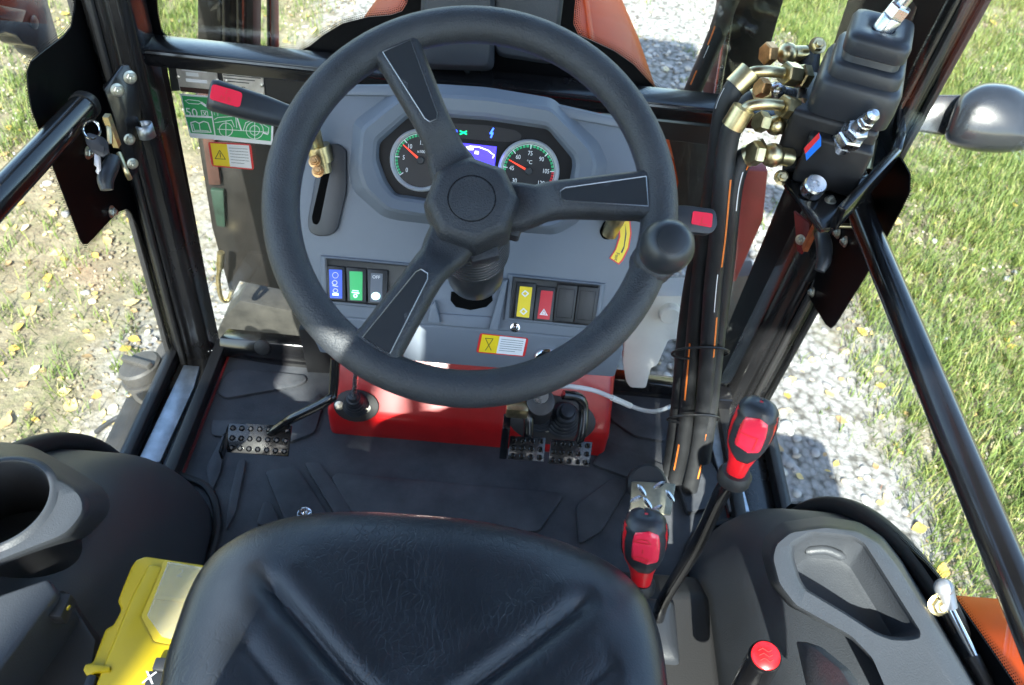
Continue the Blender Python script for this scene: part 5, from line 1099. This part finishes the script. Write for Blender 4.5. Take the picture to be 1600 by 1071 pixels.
# ------------------------------------------------------------------ gear levers
def knob_lever(label, pb, pt, shaft, sr, sc=1., marks='tortoise'):
    t = thing('gear_lever', label, 'gear lever', shaft[-1])
    ax = pt-pb; H_ = ax.length; ax.normalize(); vw = (CAM-pt); vn = (vw-ax*vw.dot(ax)).normalized(); sd = ax.cross(vn)
    vn2 = (vn*.94+ -sd*.10).normalized(); sd = ax.cross(vn2); vn = vn2
    pr = [(0, .46, .46), (.06, .50, .50), (.16, .54, .54), (.28, .66, .64), (.42, .88, .82), (.58, 1.0, .90), (.74, 1.02, .88), (.86, .93, .76), (.94, .74, .56), (.985, .42, .32), (1.0, .05, .05)]
    rad = .0255*sc
    def prof(x):
        for (a, w0, d0), (b, w1, d1) in zip(pr, pr[1:]):
            if x <= b: k = (x-a)/(b-a); k = k*k*(3-2*k)*.4+k*.6; return w0+(w1-w0)*k, d0+(d1-d0)*k
        return pr[-1][1:]
    def S_(x, ph, off=0.):
        w, d = prof(x); c, s = math.cos(ph), math.sin(ph); e = .78
        cx = math.copysign(abs(c)**e, c); sx = math.copysign(abs(s)**e, s)
        lean = .006*x*x
        return pb+ax*(x*H_+off*(x > .85)*.6)+vn*((d*rad+off)*cx+lean*0)+sd*((w*rad+off)*sx)
    def patch(x0, x1, f0, f1, off, nm, mt, par, nx=14, nf=14, shape=None):
        mb = MB(); rows = []
        for i in range(nx+1):
            x = x0+(x1-x0)*i/nx; rows.append([])
            for j in range(nf+1):
                u = j/nf; a, b = (shape(i/nx) if shape else (0, 1)); ph = f0+(f1-f0)*(a+(b-a)*u); rows[-1].append(S_(x, ph, off))
        mb.loft(rows, (0, 0), False); o = build(mb, nm, mt, par, smooth=60); md = o.modifiers.new('s', 'SOLIDIFY'); md.thickness = .002; md.offset = -1; return o
    mb = MB(); mb.loft([[S_(x/30, 2*math.pi*j/36) for j in range(36)] for x in range(31)]); kb = build(mb, 'knob_body', 'red_plastic', t, smooth=60)
    rnd = lambda u: (.5-.5*math.sqrt(max(.0, 1-(abs(2*u-1))**9)), .5+.5*math.sqrt(max(.0, 1-(abs(2*u-1))**9)))
    tp = lambda u: (lambda k: (.5-.5*k, .5+.5*k))(min(1, .30+2.6*u)*(1 if u < .80 else 1+2.15*min(1, (u-.80)/.08)))
    patch(.30, 1.0, -.74, 1.20, .0011, 'knob_shell', 'boot_rubber', kb, 26, 26, tp)
    for f0_, f1_ in ((-1.85, -1.14), (1.6, 2.2)): patch(.42, .84, f0_, f1_, .0011, 'grip_inlay', 'boot_rubber', kb, 14, 10, rnd)
    lb_ = patch(.50, .91, -.30, .70, .0022, 'red_label', 'red_label', kb, 12, 10, rnd)
    mb = MB()
    def stroke(A, B, w=.0006):
        P = [S_(A[0]+(B[0]-A[0])*k/4, A[1]+(B[1]-A[1])*k/4, .0027) for k in range(5)]
        for a, b in zip(P, P[1:]):
            d = (b-a).normalized(); n = (a-pb-ax*(a-pb).dot(ax)).normalized(); e = n.cross(d)*w; mb.quads([a-e, b-e, b+e, a+e])
    if marks == 'tortoise':
        for A, B in (((.80, -.2), (.83, -.05)), ((.83, -.05), (.83, .15)), ((.83, .15), (.79, .28)), ((.79, .28), (.79, -.25)), ((.72, .03), (.66, .03)), ((.58, -.22), (.61, 0)), ((.61, 0), (.58, .25)), ((.58, .25), (.54, .1)), ((.54, .1), (.55, -.2))): stroke(A, B)
    else:
        for A, B in (((.84, -.25), (.56, -.2)), ((.72, -.22), (.72, .35)), ((.80, -.33), (.78, -.2)), ((.62, -.3), (.60, -.15)), ((.72, .35), (.56, .33))): stroke(A, B)
    build(mb, 'print_mark', 'label_red', lb_, smooth=0)
    mb = MB(); mb.lathe([(sr*1.35, -.014), (sr*1.9, -.013), (sr*1.95, -.004), (sr*1.6, .0015), (sr*1.2, .002)], pb, ax, 24); build(mb, 'knob_collar', 'rubber', t, smooth=50)
    mb = MB(); mb.tube(spline([pb-ax*.008]+shaft, 6), sr, 16); build(mb, 'lever_shaft', 'black_gloss', t)
    return t
pb, pt = PD(1150, 738, .83), PD(1190, 628, .765)
knob_lever('tall black gear lever with red knob beside the right door sill', pb, pt, [PD(1128, 770, .86), PD(1090, 850, .97), PD(1050, 915, 1.07), PD(1034, 945, 1.10), PD(1026, 975, 1.15)], .0092, .84, 'gate')
pb, pt = PD(1002, 908, .90), PD(1010, 803, .845)
knob_lever('short gear lever with red tortoise and hare knob at the seat corner', pb, pt, [PD(1000, 930, .93), PD(1000, 1000, 1.05), PD(1000, 1060, 1.2)], .0085, .96, 'tortoise')
b3 = thing('gear_lever', 'black lever tip with glossy red round button at the bottom', 'gear lever', PD(1150, 1110, .95))
a, b = PD(1142, 1120, .93), PD(1195, 1027, .835); d = (b-a).normalized(); d2 = (d*.75+(CAM-b).normalized()*.65).normalized()
mb = MB(); mb.tube([a, a+(b-a)*.4, a+(b-a)*.8, b], [.013, .0165, .0175, .0165], 24); build(mb, 'lever_grip', 'black_gloss', b3, smooth=60)
mb = MB(); mb.tube([a+(b-a)*.1+V((.0, -.014, .008)), a+(b-a)*.5+V((0, -.0155, .008))], .003, 8); build(mb, 'red_stripe', 'red_plastic', b3)
mb = MB(); mb.lathe([(.0165, -.012), (.0175, -.004), (.0172, .002), (.0158, .005), (.0, .006)], b, d2, 32); bt_ = build(mb, 'button_ring', 'black_gloss', b3, smooth=50)
mb = MB(); mb.lathe([(.0150, .0052), (.0150, .0065), (.0143, .0072), (.0, .0078)], b, d2, 32); rb = build(mb, 'red_button', 'button_red', b3, smooth=50)
kf3 = Fr(b+d2*.0078, d2, RT); 
for q in (.005, 0, -.005):
    mb = MB(); mb.tube([kf3.w(-.007, q, .0002), kf3.w(-.002, q+.002, .0003), kf3.w(.003, q-.002, .0003), kf3.w(.007, q, .0002)], .0005, 6); build(mb, 'print_mark', 'label_red', rb)

# ------------------------------------------------------------------ hydraulic control valve on the right pillar
hv = thing('hydraulic_valve', 'black hydraulic control valve with rubber joystick boot and brass fittings', 'control valve', PD(1300, 330, 1.12))
B = PD(1338, 138, 1.05); rz = Matrix.Rotation(RAD(-20), 3, 'Z'); hx, hy, hz = rz @ V((1, 0, 0)), rz @ V((0, 1, 0)), V((0, 0, 1))
def sq(c, a, b, z, r=.4, n=5): return [c+hx*p[0]*a+hy*p[1]*b+hz*z for p in [tuple(q) for q in rpoly([(-1, -1, 0), (1, -1, 0), (1, 1, 0), (-1, 1, 0)], r, n)]]
mb = MB(); mb.loft([sq(B, .053, .060, -.02), sq(B, .054, .062, .0), sq(B, .053, .060, .022), sq(B, .050, .057, .029), sq(B, .046, .053, .031), sq(B, .0455, .0525, .046), sq(B, .043, .050, .050), sq(B, .036, .043, .051), sq(B, .035, .041, .059), sq(B, .039, .046, .062), sq(B, .0395, .047, .078), sq(B, .037, .044, .084), sq(B, .028, .034, .087), sq(B, .017, .018, .085, .9), sq(B, .013, .013, .082, 1.)], (1, 1)); build(mb, 'joystick_boot', 'boot_rubber', hv, smooth=50)
jt = B+hz*.080; jd = (PD(1444, -2, .80)-jt).normalized()
jd = V((.30, -.02, 1)).normalized()
mb = MB(); mb.lathe([(.0135, 0), (.0135, .018), (.0125, .02)], jt, jd, 20); mb.lathe(hexring(.0145, .020, .036), jt, jd, 6); js = build(mb, 'rod_nut', 'steel', hv)
mb = MB(); mb.tube([jt+jd*.03, jt+jd*.35], .0068, 16); build(mb, 'joystick_rod', 'steel', js)
C0 = B-hz*.055
Rb = Matrix((hx, hy, hz)).transposed()
mb = MB(); mb.box(C0+hz*.0-hx*.012, (.115, .125, .07), Rb); vb = build(mb, 'valve_body', 'block_paint', hv, bevel=.008, seg=3)
mb = MB(); mb.box(PD(1303, 245, 1.075), (.085, .06, .075), Rb); mb.box(PD(1290, 262, 1.09), (.06, .05, .06), Rb); build(mb, 'spool_housing', 'block_paint', vb, bevel=.006, seg=3)
mb = MB(); mb.tube([PD(1264, 80, 1.15), PD(1256, 175, 1.12), PD(1240, 270, 1.11)], .017, 12); mb.box(PD(1256, 180, 1.13), (.035, .13, .05), Rb); build(mb, 'port_manifold', 'block_paint', vb, bevel=.004)
sf = Fr(PD(1269, 232, 1.035), (-FW*.9-RT*.3), RT)
slab(sf, [(1257, 232), (1280, 208), (1283, 214), (1283, 228), (1260, 251)], -.002, 0, 'type_tag', 'tag_blue', vb); slab(sf, [(1256, 232), (1280, 207), (1281, 216), (1258, 241)], 0, .0004, 'tag_stripe', 'label_red', vb)
mb = MB(); q = PD(1272, 292, 1.06); mb.lathe([(.0155, -.01), (.0155, .006), (.0135, .0085), (.005, .0085), (.004, .005)], q, (-FW*.6+hz*.5), 24); build(mb, 'port_plug', 'steel', vb)
a, b = PD(1316, 226, 1.045), PD(1360, 184, .985); d = (b-a).normalized()
mb = MB(); mb.lathe([(.018, -.01), (.018, .010)], a, d, 20); mb.lathe(hexring(.019, .010, .026), a, d, 6); mb.lathe(hexring(.0155, .027, .040), a, d, 6, rot=.3); mb.lathe([(.0105, .040), (.0105, .052), (.009, .054)], a, d, 16); mb.lathe(hexring(.0105, .052, .060), a, d, 6); mb.lathe([(.0085, .060), (.0085, .070), (.005, .075), (.0, .076)], a, d, 16); build(mb, 'relief_valve', 'steel', vb, smooth=30)
zpl = B.z-.115; Pf = Fr((0, 0, zpl), (0, 0, 1))
bkp = slab(Pf, [(1226, 285), (1240, 200), (1320, 120), (1390, 150), (1392, 236), (1386, 262), (1298, 356), (1284, 358)], -.008, 0, 'mounting_plate', 'black_gloss', hv, bevel=.002)
mb = MB(); P = [PZ(x, y, zpl) for x, y in ((1300, 358), (1387, 264), (1394, 236), (1386, 145))]; P = rpoly(P, .02, 4)[5:-5] if False else P
for p, q in zip(P, P[1:]):
    d = (q-p).normalized(); nn = V((d.y, -d.x, 0))*.006; mb.add([p-nn, q-nn, q+nn, p+nn]+[v+V((0, 0, .035)) for v in (p-nn, q-nn, q+nn, p+nn)], [(0, 1, 2, 3), (7, 6, 5, 4), (0, 4, 5, 1), (1, 5, 6, 2), (2, 6, 7, 3), (3, 7, 4, 0)])
build(mb, 'plate_flange', 'black_gloss', bkp, bevel=.002)
mb = MB(); mb.tube([PZ(1357, 268, zpl+.002), PZ(1366, 222, zpl+.002)], .005, 8); build(mb, 'slot_edge', 'zinc', bkp)
for q in ((1297, 314), (1327, 300), (1347, 272)): build(bolt(MB(), PZ(*q, zpl), (0, 0, 1), .0052), 'plate_bolt', 'bolt', bkp)
for q, r in (((1221, 278, 1.10), .007), ((1277, 72, 1.12), .008)): build(bolt(MB(), PD(*q), -FW, r), 'body_bolt', 'zinc', vb)
mb = MB(); mb.tube([PZ(1345, 300, zpl-.02), PZ(1360, 330, zpl-.10)], .012, 12); build(mb, 'plate_post', 'black_paint', bkp)
def fitting(nut, flange, elbow, r=.0125):
    """banjo: flange at the manifold, hex nut, bent brass elbow to the hose"""
    a, b = PD(*flange), PD(*nut); d = (b-a).normalized()
    mb = MB(); mb.lathe(hexring(r*1.35, -.012, .004), a, d, 6); mb.lathe(hexring(r*1.25, .006, .030), a, d, 6, rot=.5); f = build(mb, 'hex_nut', 'zinc', hv, smooth=30)
    mb = MB(); P = spline([b]+[PD(*q) for q in elbow], 5); mb.tube(P, r*.62, 14); build(mb, 'elbow', 'zinc', f)
fitting((1222, 114, 1.06), (1250, 119, 1.075), [(1200, 112, 1.05), (1178, 113, 1.05), (1163, 121, 1.06)])
fitting((1220, 165, 1.05), (1246, 172, 1.065), [(1198, 163, 1.04), (1172, 166, 1.04), (1156, 178, 1.05)])
def plug(hexp, ball, r, hm='zinc', bm='zinc'):
    a, b = PD(*ball), PD(*hexp); d = (b-a).normalized(); mb = MB(); mb.ball(a, r, 20); mb.tube([a, a-d*.03], r*.75, 14); q = build(mb, 'ball_joint', bm, hv, smooth=60)
    mb = MB(); mb.lathe(hexring(r*1.02, -.006, .009), b, d, 6); build(mb, 'hex_plug', hm, q, smooth=30)
plug((1202, 84, 1.12), (1230, 84, 1.13), .0155, 'bronze'); plug((1192, 138, 1.11), (1213, 143, 1.12), .0135, 'bronze', 'steel'); plug((1191, 191, 1.07), (1212, 196, 1.08), .014); plug((1181, 240, 1.06), (1207, 243, 1.07), .0165)
# hoses
def hose(label, pts, r, prints):
    P0 = [PD(*q) for q in pts]; t = thing('hydraulic_hose', label, 'hose', P0[-1]); P = spline(P0, 8)
    mb = MB(); mb.tube(P, r, 16); build(mb, 'hose_jacket', 'hose_rubber', t, smooth=60)
    d = (P[3]-P[0]).normalized(); mb = MB(); mb.tube([P[0]-d*.016, P[0]+d*.012], r*1.12, 16); build(mb, 'hose_collar', 'zinc', t)
    for mt, side, w, spans in prints: stripes(P, r, side, mt, t, spans, w, 'orange_print' if mt == 'hose_orange' else 'white_print')
    return P
hose('front hydraulic hose leaving the upper brass elbow', [(1158, 126, 1.055), (1146, 140, 1.06), (1132, 170, 1.075), (1124, 215, 1.10), (1116, 280, 1.14), (1106, 350, 1.19), (1095, 430, 1.25), (1086, 520, 1.315), (1078, 610, 1.375), (1068, 690, 1.425), (1056, 752, 1.47)], .0142, [('hose_orange', -.2, .004, [(.0, .08)]), ('white_print', .9, .0012, [(.12, .2)]), ('hose_orange', .5, .003, [(.72, .82), (.9, .97)])])
hose('hydraulic hose leaving the lower brass elbow', [(1152, 186, 1.045), (1142, 205, 1.055), (1134, 245, 1.075), (1129, 300, 1.10), (1123, 370, 1.15), (1114, 450, 1.22), (1108, 530, 1.285), (1101, 620, 1.35), (1092, 700, 1.41), (1078, 765, 1.45)], .0142, [('hose_orange', -.7, .003, [(.02, .06), (.3, .5), (.62, .7), (.85, .96)]), ('white_print', -.35, .0012, [(.52, .6)])])
hose('hydraulic hose nearest the right pillar', [(1178, 240, 1.075), (1160, 250, 1.085), (1147, 285, 1.10), (1140, 340, 1.13), (1133, 420, 1.20), (1123, 500, 1.275), (1115, 580, 1.33), (1108, 650, 1.375), (1098, 720, 1.42)], .0138, [('hose_orange', -.9, .003, [(.1, .18)]), ('white_print', -.6, .0016, [(.2, .35)])])
hose('rear hydraulic hose partly hidden behind the others', [(1190, 150, 1.13), (1165, 165, 1.14), (1140, 215, 1.17), (1120, 290, 1.20), (1098, 370, 1.26), (1080, 450, 1.32), (1068, 540, 1.38), (1060, 630, 1.43), (1046, 740, 1.49)], .0135, [('hose_orange', -.8, .0035, [(.55, .66), (.75, .9)])])
for k, (c, w) in enumerate((((1094, 552, 1.30), 44), ((1083, 655, 1.37), 40))):
    zt = MB(); o = PD(*c); P = [o+RT*(w/FOC*c[2]*math.cos(a))+UP*.010*math.sin(a)+(-FW*.030+UP*.0)*math.sin(a) for a in [2*math.pi*j/24 for j in range(25)]]; zt.tube(P, .0022, 6)
    tag(build(zt, 'cable_tie', 'black_satin'), ['black cable tie round the hose bundle, the upper one', 'black cable tie round the hose bundle, the lower one'][k], 'cable tie', 'cable ties on the hoses')
# white washer bottle and clear tube
wb = thing('washer_bottle', 'white plastic washer bottle behind the hoses at the right', 'bottle', PY(1000, 606, 1.0))
bfm = Fr((0, .985, 0), (0, -1, .1))
slab(bfm, [(1004, 482), (1018, 463), (1112, 463), (1124, 500), (1112, 562), (1062, 548), (1060, 529), (1044, 532), (1027, 571), (1017, 575), (1009, 607), (985, 606), (978, 596), (973, 565), (976, 532)], -.055, 0, 'bottle_body', 'bottle_white', wb, bevel=.009, seg=4, r=4)
mb = MB(); mb.lathe([(.02, 0), (.02, .012), (.017, .015)], bfm.hit(1046, 487), bfm.n, 24); build(mb, 'bottle_boss', 'bottle_white', wb)
ct = thing('clear_hose', 'thin clear hose looping from the red cover to the hoses', 'hose', PZ(990, 640, .02))
P = spline([PD(862, 604, 1.27), PD(890, 604, 1.29), PD(930, 611, 1.34), PD(968, 627, 1.40), PD(1000, 640, 1.44), (PD(1025, 643, 1.46)), PD(1052, 634, 1.49)], 6); mb = MB(); mb.tube(P, .0042, 10); build(mb, 'hose_wall', 'clear_tube', ct, smooth=60)
mb = MB(); mb.tube(P[16:22], .0055, 10); build(mb, 'hose_sleeve', 'bottle_white', ct)
sc_ = thing('side_bracket', 'small black bracket with bolts at the foot of the right pillar', 'bracket', PZ(1110, 640, 0))
mb = MB(); mb.box(PZ(1112, 625, .03), (.07, .04, .05)); build(mb, 'bracket_foot', 'black_gloss', sc_, bevel=.005)
mb = MB(); mb.box(PD(1085, 545, 1.55), (.06, .05, .10)); build(mb, 'bracket_box', 'black_satin', sc_, bevel=.004)
mb = MB(); bolt(mb, PZ(1095, 615, .06), (0, -.5, .8), .007); build(mb, 'bracket_bolt', 'black_gloss', sc_)

# ------------------------------------------------------------------ unseen tree inferred from dappled shade; crown shaped to break up the cab's sun
def tree(label, x, y, h, cr, cz, nl, seed, ls=.085, sdv=.17, ncl=26, bx=0.):
    r = random.Random(seed); t = thing('shade_tree', label, 'tree', (x, y, GZ))
    mb = MB(); mb.tube(spline([V((x+bx, y, GZ-.1)), V((x+bx*.8+.05, y-.04, GZ+h*.3)), V((x+bx*.3-.05, y+.06, GZ+h*.6)), V((x, y, GZ+h*.92))], 5), [.17*(1-.85*k/15)+.02 for k in range(16)], 12)
    g = np.random.default_rng(seed); cs = []
    for k in range(ncl):
        a = r.uniform(0, 6.28); rr = cr*math.sqrt(r.uniform(.05, 1)); z = GZ+cz+r.uniform(-.8, .9)*cr*.75*math.sqrt(max(.1, 1-(rr/cr)**2)); c = V((x+rr*math.cos(a), y+rr*math.sin(a), z)); cs.append(c)
        s0 = V((x, y, GZ+h*r.uniform(.35, .75))); mb.tube(spline([s0, (s0+c)/2+V((0, 0, .15)), c], 3), [.04, .034, .028, .022, .016, .012, .008], 6)
    build(mb, 'trunk', 'bark', t)
    n = nl; ci_ = g.integers(0, len(cs), n); C_ = np.array([c[:] for c in cs])[ci_]+g.normal(0, cr*sdv, (n, 3))
    s = g.uniform(.6, 1.2, n)*ls; vv, ff = scatter(bvl, bfl, C_, np.stack([s, s, s], 1), g.uniform(0, 6.28, n), g.uniform(-1.2, 1.2, n))
    o = np_mesh('crown', vv-np.array([x, y, GZ]), ff, 'tree_leaf', False); o.parent = t
    return t
TREES = [('young leafy tree leaning over the track behind the cab', -.55, -3.56, 6.3, .52, 5.22, 2000, 1175, .09, .10, 8, -1.5)]
for a in TREES: tree(*a)
